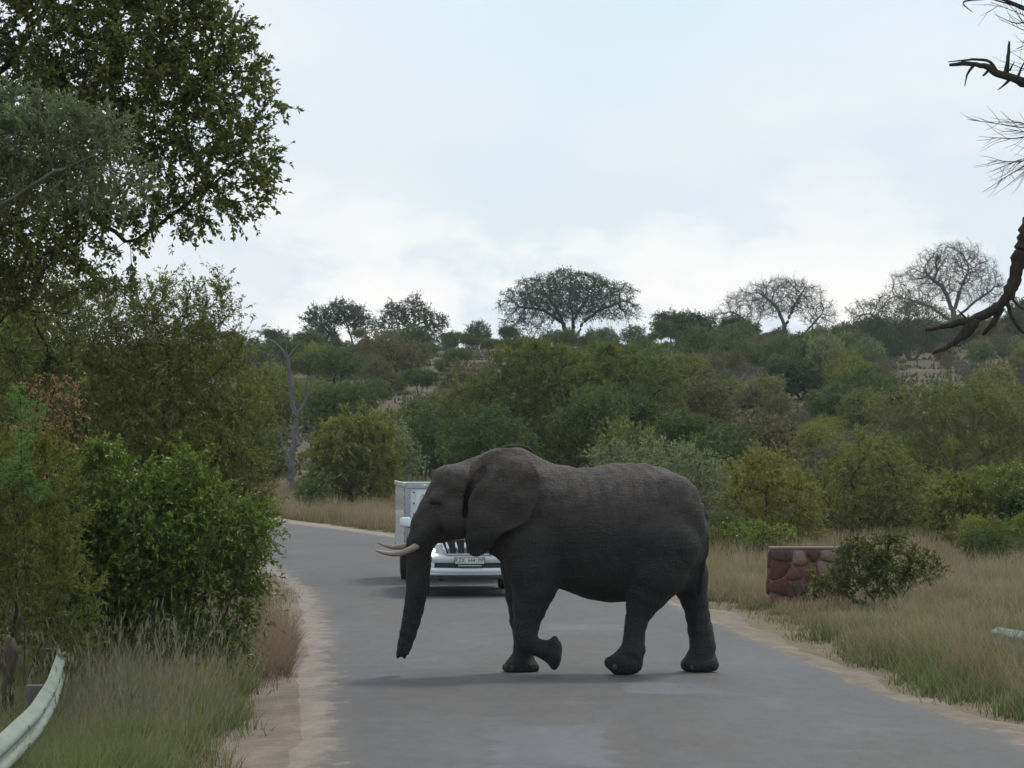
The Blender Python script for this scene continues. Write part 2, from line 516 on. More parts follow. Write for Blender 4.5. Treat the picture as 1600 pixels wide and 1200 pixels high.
# tyre lanes rubbed smooth and darker, a browner crown between them, hairline cracks
trk = M.math('SINE', M.math('MULTIPLY', M.math('SUBTRACT', sep.outputs[0], 0.55), 4.1))
trk = M.math('ADD', trk, M.math('MULTIPLY', M.math('SUBTRACT', M.noise(M.world((1, .3, 1)), 1.6, 4), .5), 2.2))
base = M.mix(M.ramp(trk, [(0.1, 0.0), (0.9, 0.42)]), base, (0.077, 0.075, 0.080))
crack = M.voro(M.world((1.0, 0.6, 1)), 0.9, 'DISTANCE_TO_EDGE')
base = M.mix(M.ramp(crack, [(0.0, 0.35), (0.010, 0.0)]), base, (0.05, 0.048, 0.048))
blot2 = M.noise(M.world((1, 0.3, 1), (2, 7, 0)), 5.5, 6, 0.75)
base = M.mix(M.ramp(blot2, [(0.36, 0.0), (0.66, 0.55)]), base, M.mix(0.6, base, (0.165, 0.145, 0.13)))
blot3 = M.noise(M.world((1, 0.3, 1), (9, 3, 0)), 11, 5, 0.8)
base = M.mix(M.ramp(blot3, [(0.52, 0.0), (0.7, 0.5)]), base, M.mix(0.55, base, (0.045, 0.043, 0.045)))
speck = M.noise(w, 120, 2, 0.8)
base = M.mix(M.ramp(speck, [(0.62, 0.0), (0.72, 0.5)]), base, (0.26, 0.245, 0.23))
# blown sand creeping in from both edges
enoise = M.math('ADD', M.math('MULTIPLY', M.noise(M.world((1, 0.55, 1)), 2.2, 6, 0.65), 0.95), M.math('MULTIPLY', M.noise(w, 14, 5, 0.7), 0.55))
dl = M.math('ADD', M.math('MULTIPLY', sep.outputs[0], 1.0), 0.08)
dr = M.math('ADD', M.math('SUBTRACT', EDGE_W, sep.outputs[0]), 0.2)
dmin = M.math('MINIMUM', dl, dr)
sand_f = M.ramp(M.math('SUBTRACT', dmin, M.math('MULTIPLY', M.math('SUBTRACT', enoise, 0.55), 1.6)), [(0.0, 1.0), (0.28, 0.0)])
sand_c = M.ramp(M.noise(M.world((1, .45, 1)), 2.3, 7, 0.7), [(0.3, (0.17, 0.137, 0.108)), (0.55, (0.265, 0.212, 0.165)), (0.75, (0.34, 0.272, 0.212))])
sand_c = M.mix(M.ramp(M.noise(M.world((1, 0.35, 1)), 9, 6, 0.7), [(0.45, 0.0), (0.75, 0.4)]), sand_c, (0.17, 0.135, 0.11))
film = M.ramp(dmin, [(0.0, 0.5), (0.9, 0.0)])
base = M.mix(film, base, (0.19, 0.15, 0.12))
base = M.mix(sand_f, base, sand_c)
hgt = M.math('ADD', grain, M.math('MULTIPLY', chip, 0.5))
tar = M.surf(base, M.ramp(patch, [(0.3, 0.62), (0.7, 0.8)]), 0.35, normal=M.bump(hgt, 0.35, 0.008))
mb = MB().grid(G)
me = new_mesh('road', np.vstack(mb.V), [np.vstack(mb.F4)], [tar], [0], True, UV.reshape(-1, 2))
road = obj('road', me)
tag(road, 'grey tar road bending left behind the bushes', kind='structure')
bm = bmesh.new(); bm.from_mesh(me); bmesh.ops.recalc_face_normals(bm, faces=bm.faces)
if sum(f.normal.z for f in bm.faces) < 0: bmesh.ops.reverse_faces(bm, faces=bm.faces)
bm.to_mesh(me); bm.free()
# ------------------------------------------------------------------ elephant: one smooth implicit body, polygonised
EPX = 128.0                                   # photo pixels per metre at the elephant


def EX(px): return (np.asarray(px, float) - 960.0) / EPX
def EZ(py): return (1051.0 - np.asarray(py, float)) / EPX


class Field:
    def __init__(s, lo, hi, h):
        s.h = h; s.lo = np.array(lo, float)
        s.n = np.ceil((np.array(hi) - s.lo) / h).astype(int) + 1
        s.ax = [s.lo[i] + h * np.arange(s.n[i]) for i in range(3)]
        s.F = np.full(s.n, 9.0, np.float32)
    def region(s, lo, hi):
        a = [max(0, int((lo[i] - s.lo[i]) / s.h)) for i in range(3)]
        b = [min(s.n[i], int((hi[i] - s.lo[i]) / s.h) + 2) for i in range(3)]
        sl = tuple(slice(x, max(x + 1, y)) for x, y in zip(a, b))
        X = s.ax[0][sl[0]][:, None, None]; Y = s.ax[1][sl[1]][None, :, None]; Z = s.ax[2][sl[2]][None, None, :]
        return sl, X, Y, Z
    def union(s, sl, d, k):
        f = s.F[sl]; d = d.astype(np.float32)
        hh = np.maximum(k - np.abs(f - d), 0) / k
        s.F[sl] = np.minimum(f, d) - hh * hh * k * 0.25
    def cone(s, a, b, ra, rb, k=0.06, sy=1.0, sx=1.0):
        a, b = np.array(a, float), np.array(b, float)
        R = max(ra, rb) * max(1, sy, sx) + k + 0.06
        sl, X, Y, Z = s.region(np.minimum(a, b) - R, np.maximum(a, b) + R)
        ab = b - a; L = ab @ ab + 1e-9
        t = np.clip(((X - a[0]) * ab[0] + (Y - a[1]) * ab[1] + (Z - a[2]) * ab[2]) / L, 0, 1)
        dx = (X - a[0] - t * ab[0]) / sx; dy = (Y - a[1] - t * ab[1]) / sy; dz = Z - a[2] - t * ab[2]
        s.union(sl, np.sqrt(dx * dx + dy * dy + dz * dz) - (ra + t * (rb - ra)), k)
    def chain(s, pts, y, k=0.05, sy=1.0):
        """pts: (px, py, r_px[, y]) in photo pixels"""
        Q = [(np.array([EX(p[0]), p[3] if len(p) > 3 else y, EZ(p[1])]), p[2] / EPX) for p in pts]
        for (a, ra), (b, rb) in zip(Q[:-1], Q[1:]): s.cone(a, b, ra, rb, k, sy)
    def ball(s, c, r, k=0.06):
        c, r = np.array(c, float), np.array(r, float)
        sl, X, Y, Z = s.region(c - r - k - 0.05, c + r + k + 0.05)
        q = np.sqrt(((X - c[0]) / r[0]) ** 2 + ((Y - c[1]) / r[1]) ** 2 + ((Z - c[2]) / r[2]) ** 2)
        s.union(sl, (q - 1) * r.min(), k)
    def carve(s, c, r, k=0.05, depth=1.0):
        c, r = np.array(c, float), np.array(r, float)
        sl, X, Y, Z = s.region(c - r - k - 0.05, c + r + k + 0.05)
        q = np.sqrt(((X - c[0]) / r[0]) ** 2 + ((Y - c[1]) / r[1]) ** 2 + ((Z - c[2]) / r[2]) ** 2)
        d = -(q - 1) * r.min(); f = s.F[sl]
        hh = np.maximum(k - np.abs(f - d), 0) / k
        s.F[sl] = np.maximum(f, d) + hh * hh * k * 0.25


def surface_nets(F, lo, h):
    ins = F < 0
    c = [ins[i:ins.shape[0] - 1 + i, j:ins.shape[1] - 1 + j, k:ins.shape[2] - 1 + k] for i in (0, 1) for j in (0, 1) for k in (0, 1)]
    anyi = np.logical_or.reduce(c); alli = np.logical_and.reduce(c)
    act = anyi & ~alli
    I = np.argwhere(act)
    idx = np.full(act.shape, -1, np.int64); idx[act] = np.arange(len(I))
    corners = np.array([[i, j, k] for i in (0, 1) for j in (0, 1) for k in (0, 1)])
    vals = np.stack([F[tuple((I + cc).T)] for cc in corners], 1)
    acc = np.zeros((len(I), 3)); cnt = np.zeros(len(I))
    for a in range(8):
        for b in range(a + 1, 8):
            if np.abs(corners[a] - corners[b]).sum() != 1: continue
            va, vb = vals[:, a], vals[:, b]
            x = (va < 0) != (vb < 0)
            t = va[x] / (va[x] - vb[x])
            acc[x] += corners[a] + t[:, None] * (corners[b] - corners[a]); cnt[x] += 1
    V = lo + h * (I + acc / cnt[:, None])
    quads = []
    for ax in range(3):
        o = [i for i in range(3) if i != ax]
        A = np.take(ins, range(ins.shape[ax] - 1), ax); B = np.take(ins, range(1, ins.shape[ax]), ax)
        E = np.argwhere(A != B)
        E = E[(E[:, o[0]] > 0) & (E[:, o[1]] > 0) & (E[:, o[0]] < act.shape[o[0]]) & (E[:, o[1]] < act.shape[o[1]])]
        flip = B[tuple(E.T)]
        q = []
        for d0, d1 in ((-1, -1), (0, -1), (0, 0), (-1, 0)):
            e = E.copy(); e[:, o[0]] += d0; e[:, o[1]] += d1
            q.append(idx[tuple(e.T)])
        q = np.stack(q, 1)
        if ax == 1: flip = ~flip
        q[flip] = q[flip][:, ::-1]
        quads.append(q)
    return V, np.vstack(quads)


fld = Field((EX(600), -0.86, -0.06), (EX(1150), 0.86, EZ(680)), 0.0175)
# torso: sections along the length (px, top, bottom, half width m)
ST = np.array([(765, 742, 862, .30), (785, 730, 880, .38), (805, 724, 897, .45), (840, 719, 912, .53), (880, 727, 921, .60), (915, 733, 935, .65), (950, 727, 941, .68),
               (980, 725, 940, .67), (1010, 726, 931, .63), (1040, 731, 926, .57), (1065, 746, 916, .48), (1083, 768, 900, .38), (1098, 797, 880, .25), (1106, 815, 862, .12)], float)
sx_ = EX(ST[:, 0]); st_, sb_, sw_ = EZ(ST[:, 1]), EZ(ST[:, 2]), ST[:, 3]
sl, X, Y, Z = fld.region((sx_[0], -0.8, 0.5), (sx_[-1], 0.8, 2.9))


def smooth_interp(x, xs, v):
    xd = np.linspace(xs[0], xs[-1], 240); vd = np.interp(xd, xs, v)
    ker = np.hanning(25); ker /= ker.sum()
    vp = np.r_[np.full(12, vd[0]), vd, np.full(12, vd[-1])]
    return np.interp(x, xd, np.convolve(vp, ker, 'valid'))


tz, bz, hw = smooth_interp(X, sx_, st_), smooth_interp(X, sx_, sb_), smooth_interp(X, sx_, sw_)
zc, hh = (tz + bz) / 2, (tz - bz) / 2
v = (Z - zc) / hh
hwv = hw * (1 - 0.26 * np.clip(v, 0, 1) ** 1.5 - 0.05 * np.clip(-v, 0, 1))
q = (np.abs(Y / hwv) ** 2.15 + np.abs(v) ** 2.15) ** (1 / 2.15)
fld.union(sl, (q - 1) * np.minimum(hw, hh) * 0.9 + 0 * Y, 0.05)
# spine ridge, hip and shoulder mass
fld.chain([(905, 749, 11), (960, 743, 12), (1010, 744, 12), (1050, 760, 12)], 0.0, 0.10)
for s_ in (-1, 1):
    fld.ball((EX(1040), s_ * 0.30, EZ(815)), (0.46, 0.30, 0.56), 0.12)
    fld.ball((EX(832), s_ * 0.30, EZ(815)), (0.36, 0.27, 0.60), 0.14)
    fld.ball((EX(1052), s_ * 0.30, EZ(768)), (0.16, 0.12, 0.14), 0.15)
# neck
fld.cone((EX(735), 0, EZ(786)), (EX(805), 0, EZ(800)), 0.37, 0.56, 0.10, 0.82)
fld.cone((EX(735), 0, EZ(757)), (EX(830), 0, EZ(760)), 0.20, 0.30, 0.10, 0.8)
# nape rising to the ear tops
fld.chain([(706, 750, 21), (730, 746, 24), (752, 741, 28), (778, 736, 33.5), (806, 737, 36.5), (842, 750, 28)], 0.0, 0.07, 0.8)
# skull
fld.cone((EX(703), 0, EZ(756)), (EX(716), 0, EZ(800)), 0.20, 0.30, 0.06, 1.15)
for s_ in (-1, 1):
    fld.ball((EX(698), s_ * 0.12, EZ(750)), (0.16, 0.16, 0.165), 0.12)        # twin crown domes
    fld.ball((EX(724), s_ * 0.17, EZ(756)), (0.21, 0.20, 0.205), 0.14)
    fld.ball((EX(684), s_ * 0.22, EZ(779)), (0.12, 0.11, 0.10), 0.08)          # brow
    fld.ball((EX(712), s_ * 0.26, EZ(806)), (0.20, 0.14, 0.24), 0.08)          # cheek
    fld.cone((EX(740), s_ * 0.15, EZ(812)), (EX(694), s_ * 0.07, EZ(832)), 0.20, 0.10, 0.07, 0.9)   # lower jaw
    fld.cone((EX(684), s_ * 0.16, EZ(800)), (EX(656), s_ * 0.17, EZ(845)), 0.13, 0.095, 0.07)       # tusk sheath
    fld.carve((EX(701), s_ * 0.42, EZ(772)), (0.10, 0.10, 0.09), 0.07)         # temple hollow
fld.ball((EX(689), 0, EZ(838)), (0.10, 0.12, 0.07), 0.05)
# trunk
TR = [(694, 770, 27), (682, 796, 27), (668, 822, 26), (657, 848, 21.5), (653, 872, 17.3), (651, 900, 15.8), (649.5, 922, 14.5), (645, 950, 13.5), (640, 972, 12), (635, 992, 10.6), (630, 1008, 9.0), (627, 1021, 7.4)]
fld.chain(TR[:5], 0.0, 0.04, 1.05)
tp = np.array(TR[3:]); dl = np.r_[0, np.cumsum(np.hypot(np.diff(tp[:, 0]), np.diff(tp[:, 1])))]
tt = np.arange(0, dl[-1], 3.0)
cx, cyy, cr = (np.interp(tt, dl, tp[:, i]) for i in range(3))
for i in range(len(tt) - 1):
    rr = cr[i] + (0.45 if i % 2 else -0.3)
    fld.chain([(cx[i], cyy[i], rr), (cx[i + 1], cyy[i + 1], cr[i + 1])], 0.0, 0.012, 1.0)
    if i > 5:                                                                   # folds down the back of the trunk
        ang = math.atan2(cyy[i + 1] - cyy[i], cx[i + 1] - cx[i])
        if i % 2: fld.cone((EX(cx[i] + cr[i] * math.sin(ang) * 0.98), -0.05, EZ(cyy[i] - cr[i] * math.cos(ang) * 0.86)), (EX(cx[i] + cr[i] * math.sin(ang) * 0.98), 0.05, EZ(cyy[i] - cr[i] * math.cos(ang) * 0.86)), 0.036, 0.036, 0.010)
fld.chain([(626, 1018, 6), (621.5, 1025, 3.2)], 0.0, 0.015)                     # fingers of the trunk tip
fld.chain([(628, 1018, 6), (632, 1025, 3.4)], 0.0, 0.015)
fld.carve((EX(627), 0, EZ(1029)), (0.022, 0.05, 0.05), 0.01)
# legs
NF, FF, NR, FR = -0.33, 0.30, -0.35, 0.33
fld.chain([(826, 845, 46), (829, 885, 41), (832, 915, 34), (825, 945, 26), (820, 972, 19.5), (819, 994, 16.5), (820, 1003, 15.5)], NF, 0.05, 1.0)
fld.chain([(820, 1003, 15.5), (835, 1008, 12.5), (847, 1012, 14), (855, 1014.5, 17.5)], NF, 0.04, 1.0)
fld.ball((EX(863), NF, EZ(1017)), (0.088, 0.19, 0.208), 0.045)
fld.ball((EX(818), NF, EZ(990)), (0.13, 0.135, 0.13), 0.05)
fld.chain([(822, 845, 42), (818, 890, 33), (816, 930, 24), (816.5, 970, 17.5), (820, 1005, 14.5), (820, 1018, 14.5), (817, 1037, 22)], FF, 0.05, 1.0)
fld.ball((EX(816), FF, EZ(1045)), (0.225, 0.21, 0.115), 0.06)
fld.chain([(1032, 850, 58), (1022, 890, 47), (1008, 922, 33), (998, 945, 22.5), (990, 970, 16.5), (987, 990, 15.5), (986, 1010, 17), (981, 1030, 17)], NR, 0.05, 1.0)
fld.chain([(984, 1014, 17), (968, 1028, 14), (951, 1032, 10.5)], NR, 0.06, 1.25)
fld.chain([(984, 1034, 16), (962, 1040, 12)], NR, 0.05, 1.25)
fld.chain([(1062, 855, 46), (1080, 905, 31), (1090, 940, 20.5), (1095, 965, 18), (1099, 988, 19), (1103, 1010, 19), (1103, 1030, 20)], FR, 0.05, 1.0)
fld.ball((EX(1098.5), FR, EZ(1042)), (0.235, 0.21, 0.12), 0.07)
fld.chain([(1098, 1020, 16), (1080, 1038, 9)], FR, 0.06, 1.2)
# groin fold and belly skin
fld.cone((EX(1050), -0.12, EZ(905)), (EX(1062), 0.2, EZ(905)), 0.16, 0.16, 0.10)
fld.cone((EX(872), -0.28, EZ(905)), (EX(884), -0.38, EZ(880)), 0.07, 0.09, 0.12)
# tail
fld.chain([(1092, 793, 9), (1101, 806, 6.5), (1103, 830, 4.8), (1101, 860, 4.2), (1098, 890, 3.8), (1095, 912, 3.6)], -0.03, 0.03)
# ears
EAR = np.array([(731, 728), (748, 712), (770, 702), (790, 698.5), (806, 699.5), (821, 706), (832, 722), (839, 748), (837, 772), (830, 792), (818, 814), (800, 823), (781, 832), (768, 849), (755, 862), (741, 867.5), (730, 862), (725, 842), (727, 805), (729, 765)], float)


def poly_sdf(X, Z, poly):
    d = np.full(np.broadcast(X, Z).shape, 9e9); sgn = np.ones_like(d)
    n = len(poly)
    for i in range(n):
        a, b = poly[i], poly[i - 1]
        e = b - a; wx = X - a[0]; wz = Z - a[1]
        t = np.clip((wx * e[0] + wz * e[1]) / (e @ e), 0, 1)
        d = np.minimum(d, (wx - e[0] * t) ** 2 + (wz - e[1] * t) ** 2)
        c1 = Z >= a[1]; c2 = Z < b[1]; c3 = e[0] * wz > e[1] * wx
        sgn = np.where((c1 & c2 & c3) | (~c1 & ~c2 & ~c3), -sgn, sgn)
    return np.sqrt(d) * sgn


def spline_closed(Pn, m=6):
    out = []; n = len(Pn)
    for i in range(n):
        p0, p1, p2, p3 = Pn[i - 1], Pn[i], Pn[(i + 1) % n], Pn[(i + 2) % n]
        for t in np.linspace(0, 1, m, endpoint=False):
            out.append(0.5 * ((2 * p1) + (-p0 + p2) * t + (2 * p0 - 5 * p1 + 4 * p2 - p3) * t * t + (-p0 + 3 * p1 - 3 * p2 + p3) * t ** 3))
    return np.array(out)


ep = spline_closed(np.stack([EX(EAR[:, 0]), EZ(EAR[:, 1])], 1), 3)
for s_, dx, dz in ((-1, 0, 0), (1, 0.115, 0.035)):
    sl, X, Y, Z = fld.region((EX(715), -0.86 if s_ < 0 else 0.05, EZ(880)), (EX(865), -0.05 if s_ < 0 else 0.86, EZ(690)))
    xs, zs = X - dx, Z - dz
    d2 = poly_sdf(xs, zs, ep)
    u = np.clip((xs - EX(728)) / (EX(838) - EX(728)), 0, 1.2)
    py = 1051 - zs * EPX; px = 960 + xs * EPX
    y0 = 0.38 + 0.37 * (u + 0.01) ** 0.75 + 0.018 * np.sin(px * 0.085 + py * 0.03) + 0.014 * np.sin(py * 0.11 - px * 0.05)
    y0 = y0 - 0.30 * sstep(740, 692, py) * (0.4 + 0.6 * u) - 0.10 * sstep(835, 868, py)
    y0 = y0 + 0.03 * np.exp(-((px - (742 + (py - 745) * -0.1)) / 7.0) ** 2) * sstep(700, 740, py)
    y0 = y0 + 0.05 * (0.5 + 0.5 * np.tanh((d2 + 0.045) / 0.02)) * sstep(0.2, 0.8, u) * sstep(710, 740, py)
    th = 0.030 - 0.008 * np.clip(u, 0, 1)
    pl = np.abs(Y * s_ - y0) * 0.85 - th
    d = np.maximum(d2, pl); kk = 0.03
    hh_ = np.maximum(kk - np.abs(d2 - pl), 0) / kk
    fld.union(sl, d + hh_ * hh_ * kk * 0.25, (0.018 + 0.06 * sstep(770, 722, py) * np.clip(1 - u * 1.3, 0, 1)).astype(np.float32))
# crease where the ear springs from the head
for s_ in (-1, 1):
    cr_ = np.array([(757, 733), (745, 744), (736, 758), (731, 775), (729, 790), (727.5, 806)], float)
    for t in np.linspace(0, len(cr_) - 1, 30):
        i = min(int(t), len(cr_) - 2); p = cr_[i] + (t - i) * (cr_[i + 1] - cr_[i])
        col_ = np.where(fld.F[int(round((float(EX(p[0] - 4)) - fld.lo[0]) / fld.h)), :, int(round((float(EZ(p[1])) - fld.lo[2]) / fld.h))] < 0)[0]
        if len(col_): fld.carve((EX(p[0] - 3.5), fld.ax[1][col_[0] if s_ < 0 else col_[-1]], EZ(p[1])), (0.011, 0.022, 0.028), 0.045)
for s_ in (-1, 1):                                                              # eye sockets
    col_ = np.where(fld.F[int(round((float(EX(681)) - fld.lo[0]) / fld.h)), :, int(round((float(EZ(789)) - fld.lo[2]) / fld.h))] < 0)[0]
    fld.carve((EX(681), fld.ax[1][col_[0] if s_ < 0 else col_[-1]], EZ(789)), (0.055, 0.032, 0.040), 0.05)
# flat soles on the tar
sl, X, Y, Z = fld.region((EX(600), -0.9, -0.1), (EX(1150), 0.9, 0.2))
fld.F[sl] = np.maximum(fld.F[sl], -Z + 0.0 * fld.F[sl])
# skin folds: shallow broad creases
sl, X, Y, Z = fld.region((EX(600), -0.9, -0.1), (EX(1150), 0.9, 2.9))
flank = sstep(1.0, 1.5, Z) * sstep(EX(850), EX(900), X)
fold = 0.005 * np.sin(34 * X + 7 * np.sin(2.6 * Z + 3 * Y) + 9 * Z + 2 * np.sin(9 * Z)) * flank + 0.0045 * np.sin(44 * Z + 5 * X + 3 * np.sin(7 * X + 4 * Y)) * sstep(0.12, 0.25, Z) * sstep(1.05, 0.7, Z) + 0.0045 * np.sin(25 * Z - 14 * X + 3 * np.sin(5 * X + 2 * Z)) * sstep(0.9, 1.3, Z)
fld.F[sl] += (fold * 0.8).astype(np.float32)

EV, EQ = surface_nets(fld.F, fld.lo, fld.h)
# light relaxing of the lattice look
nb = np.zeros((len(EV), 3)); ct = np.zeros(len(EV))
for it in range(2):
    nb[:] = 0; ct[:] = 0
    for a, b in ((0, 1), (1, 2), (2, 3), (3, 0)):
        np.add.at(nb, EQ[:, a], EV[EQ[:, b]]); np.add.at(ct, EQ[:, a], 1)
        np.add.at(nb, EQ[:, b], EV[EQ[:, a]]); np.add.at(ct, EQ[:, b], 1)
    EV = EV * 0.5 + 0.5 * nb / ct[:, None]

M = Mat('elephant_hide')
c = M.coords('Object')
patchy = M.noise(c, 1.6, 4, 0.55)
mott = M.noise(c, 9, 5, 0.65)
crk = M.voro(M.coords('Object', (1.0, 1.0, 1.9)), 15, 'DISTANCE_TO_EDGE')
crk2 = M.voro(M.coords('Object', (1.7, 1.0, 0.9), (3, 1, 2)), 58, 'DISTANCE_TO_EDGE')
wr = M.noise(M.coords('Object', (2.6, 1.0, 0.9)), 14, 6, 0.7, 1.6)
wr2 = M.noise(M.coords('Object', (0.7, 0.7, 3.2)), 16, 5, 0.7, 1.2)
col = M.ramp(patchy, [(0.3, (0.019, 0.017, 0.0165)), (0.5, (0.028, 0.0245, 0.0235)), (0.75, (0.045, 0.038, 0.035))])
col = M.mix(M.ramp(mott, [(0.35, 0.0), (0.7, 0.4)]), col, (0.042, 0.036, 0.033))
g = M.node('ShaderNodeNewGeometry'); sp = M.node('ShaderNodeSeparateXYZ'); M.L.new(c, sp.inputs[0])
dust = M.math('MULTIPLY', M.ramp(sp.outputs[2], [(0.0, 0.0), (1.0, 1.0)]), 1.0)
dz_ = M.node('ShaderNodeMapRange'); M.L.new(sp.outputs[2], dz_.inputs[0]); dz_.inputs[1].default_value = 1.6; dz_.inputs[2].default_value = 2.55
dust_light_f = M.math('MULTIPLY', dz_.outputs[0], M.ramp(mott, [(0.3, 0.25), (0.65, 0.75)]))
col = M.mix(dust_light_f, col, (0.165, 0.127, 0.107))      # dusty brown on back and crown, painted paler to carry light from above
col = M.mix(M.ramp(crk, [(0.0, 0.3), (0.07, 0.0)]), col, (0.016, 0.014, 0.014))  # crease shade painted dark along the skin cracks
lin = M.noise(M.coords('Object', (2.0, 1.0, 0.5)), 5.5, 3, 0.5, 1.2)
lin2 = M.noise(M.coords('Object', (0.5, 0.5, 2.2)), 6, 3, 0.5, 1.0)
for l_, am in ((lin, 0.30), (lin2, 0.20)):
    col = M.mix(M.ramp(l_, [(0.46, 0.0), (0.495, am), (0.505, am), (0.54, 0.0)]), col, (0.014, 0.0125, 0.012))  # wrinkle lines darkened in the colour, painted shade of the folds
hgt = M.math('ADD', M.math('MULTIPLY', M.ramp(crk, [(0.0, 0.0), (0.14, 1.0)]), 0.5), M.math('ADD', M.math('MULTIPLY', wr, 0.9), M.math('ADD', M.math('MULTIPLY', wr2, 0.8), M.math('MULTIPLY', M.ramp(crk2, [(0.0, 0.0), (0.15, 1.0)]), 0.25))))
hgt = M.math('ADD', hgt, M.math('ADD', M.ramp(lin, [(0.42, 1.0), (0.5, 0.0), (0.58, 1.0)]), M.ramp(lin2, [(0.42, 1.0), (0.5, 0.0), (0.58, 1.0)])))
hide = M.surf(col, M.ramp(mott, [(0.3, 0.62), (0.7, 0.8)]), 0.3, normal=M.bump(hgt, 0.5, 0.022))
ivory = Mat('ivory')
c = ivory.coords('Object', (0.4, 1, 1))
ivm = ivory.surf(ivory.ramp(ivory.noise(c, 16, 5, 0.6, 0.5), [(0.3, (0.24, 0.18, 0.135)), (0.6, (0.37, 0.30, 0.24)), (0.8, (0.43, 0.37, 0.30))]), 0.42, 0.4)
nail = plain('toenail', (0.062, 0.055, 0.050), 0.6, 0.3)
eyem = plain('eye_dark', (0.012, 0.009, 0.007), 0.12, 0.6)
hairm = plain('black_hair', (0.018, 0.016, 0.015), 0.6, 0.3)
solem = Mat('pale_sole')
solemm = solem.surf(solem.ramp(solem.voro(solem.coords('Object'), 30, 'DISTANCE_TO_EDGE'), [(0.0, (0.03, 0.028, 0.026)), (0.12, (0.085, 0.078, 0.07))]), 0.8, 0.2)

E_ORIG = P(960, 1051, (CAMZ - 0.066) * FPX / (1051 - HOR))
elephant = thing('elephant', 'dark grey tusked elephant striding across the tar road', 'elephant', (E_ORIG[0], E_ORIG[1], 0.064), math.radians(3.0))
elephant.scale = (E_ORIG[1] * EPX / FPX,) * 3
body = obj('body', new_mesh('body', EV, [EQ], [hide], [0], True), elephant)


def side_y(px, py, sgn=-1):
    i = int(round((float(EX(px)) - fld.lo[0]) / fld.h)); k = int(round((float(EZ(py)) - fld.lo[2]) / fld.h))
    colm = np.where(fld.F[i, :, k] < 0)[0]
    return fld.ax[1][colm[0] if sgn < 0 else colm[-1]]


def ellipsoid(mb, c, r, R=None, m=0, nu=12, nv=8):
    a = np.linspace(0, 2 * np.pi, nu, endpoint=False); b = np.linspace(-np.pi / 2, np.pi / 2, nv)
    G = np.stack([np.cos(b)[:, None] * np.cos(a), np.cos(b)[:, None] * np.sin(a), np.repeat(np.sin(b)[:, None], nu, 1)], -1) * np.array(r)
    if R is not None: G = G @ np.array(R).T
    mb.grid(G + np.array(c), m, closed=True); return mb


for s_ in (-1, 1):
    ye = side_y(681, 789, s_)
    e = ellipsoid(MB(), (EX(681), ye - s_ * 0.010, EZ(789)), (0.034, 0.024, 0.027)).build('eye', eyem, elephant, True)
    lid = MB().tube([(EX(681) + 0.036 * math.cos(t), ye - s_ * 0.004 + s_ * 0.012 * math.sin(t), EZ(789) + 0.026 * math.sin(t)) for t in np.linspace(-0.2, math.pi + 0.2, 12)], 0.011, 8).build('eyelid', hide, e, True)
for s_, pts in ((-1, [(668, 836, 5.8), (655, 848, 5.6), (643, 856, 5.2), (628, 862, 4.7), (612, 864, 4.0), (598, 861.5, 2.9), (589, 858.5, 1.7), (585, 856.5, .5)]),
                (1, [(668, 836, 5.6), (655, 846, 5.4), (643, 851, 5.0), (630, 854.5, 4.5), (615, 855.5, 3.8), (602, 852.5, 2.7), (594, 849.5, 1.5), (590, 847.5, .5)])):
    pp = np.array(pts); t = np.linspace(0, len(pp) - 1, 22); ii = np.arange(len(pp))
    q = np.stack([np.interp(t, ii, pp[:, j]) for j in range(3)], 1)
    for _ in range(2): q[1:-1] = .25 * q[:-2] + .5 * q[1:-1] + .25 * q[2:]
    yy = s_ * (0.165 + 0.16 * np.linspace(0, 1, 22) ** 0.8)
    MB().tube(np.stack([EX(q[:, 0]), yy, EZ(q[:, 1])], 1), q[:, 2] / EPX, 14).build('tusk', ivm, elephant, True)
# toenails
for cxp, y_, pyb, wid, n_, tilt in ((816, FF, 1047, 0.225, 5, 0), (1098.5, FR, 1043, 0.235, 4, 0), (964, NR, 1039, 0.17, 4, 0.45)):
    for t in np.linspace(-1.0, 1.0, n_):
        a = math.pi + t
        if tilt:
            c = (EX(955) + 0.05 - 0.09 * math.cos(t), y_ + 0.17 * math.sin(t) , EZ(1038))
        else:
            c = (EX(cxp) + wid * 0.93 * math.cos(a), y_ + 0.195 * math.sin(a), 0.055)
        Rz = np.array([[math.cos(a), -math.sin(a), 0], [math.sin(a), math.cos(a), 0], [0, 0, 1]])
        ellipsoid(MB(), c, (0.022, 0.036, 0.04), Rz).build('toenail', nail, elephant, True)
ellipsoid(MB(), (EX(866.2), NF, EZ(1017.3)), (0.070, 0.150, 0.168), np.array([[math.cos(.13), 0, math.sin(.13)], [0, 1, 0], [-math.sin(.13), 0, math.cos(.13)]])).build('foot_sole', solemm, elephant, True)
# tail hairs
rg = np.random.default_rng(5); mb = MB()
for i in range(46):
    a = np.array([EX(1095.5 + rg.normal(0, 1.5)), -0.03 + rg.normal(0, .015), EZ(900 + rg.uniform(0, 14))])
    ln = rg.uniform(.14, .30); dx = rg.normal(-0.02, .03); dy = rg.normal(0, .03)
    mb.tube([a, a + [dx * .5, dy * .6, -ln * .5], a + [dx, dy, -ln]], [.003, .0025, .001], 3, cap=False)
mb.build('tail_hair', hairm, elephant, True)
# ------------------------------------------------------------------ plant generator
def unit(v): return v / (np.linalg.norm(v, axis=-1, keepdims=True) + 1e-9)


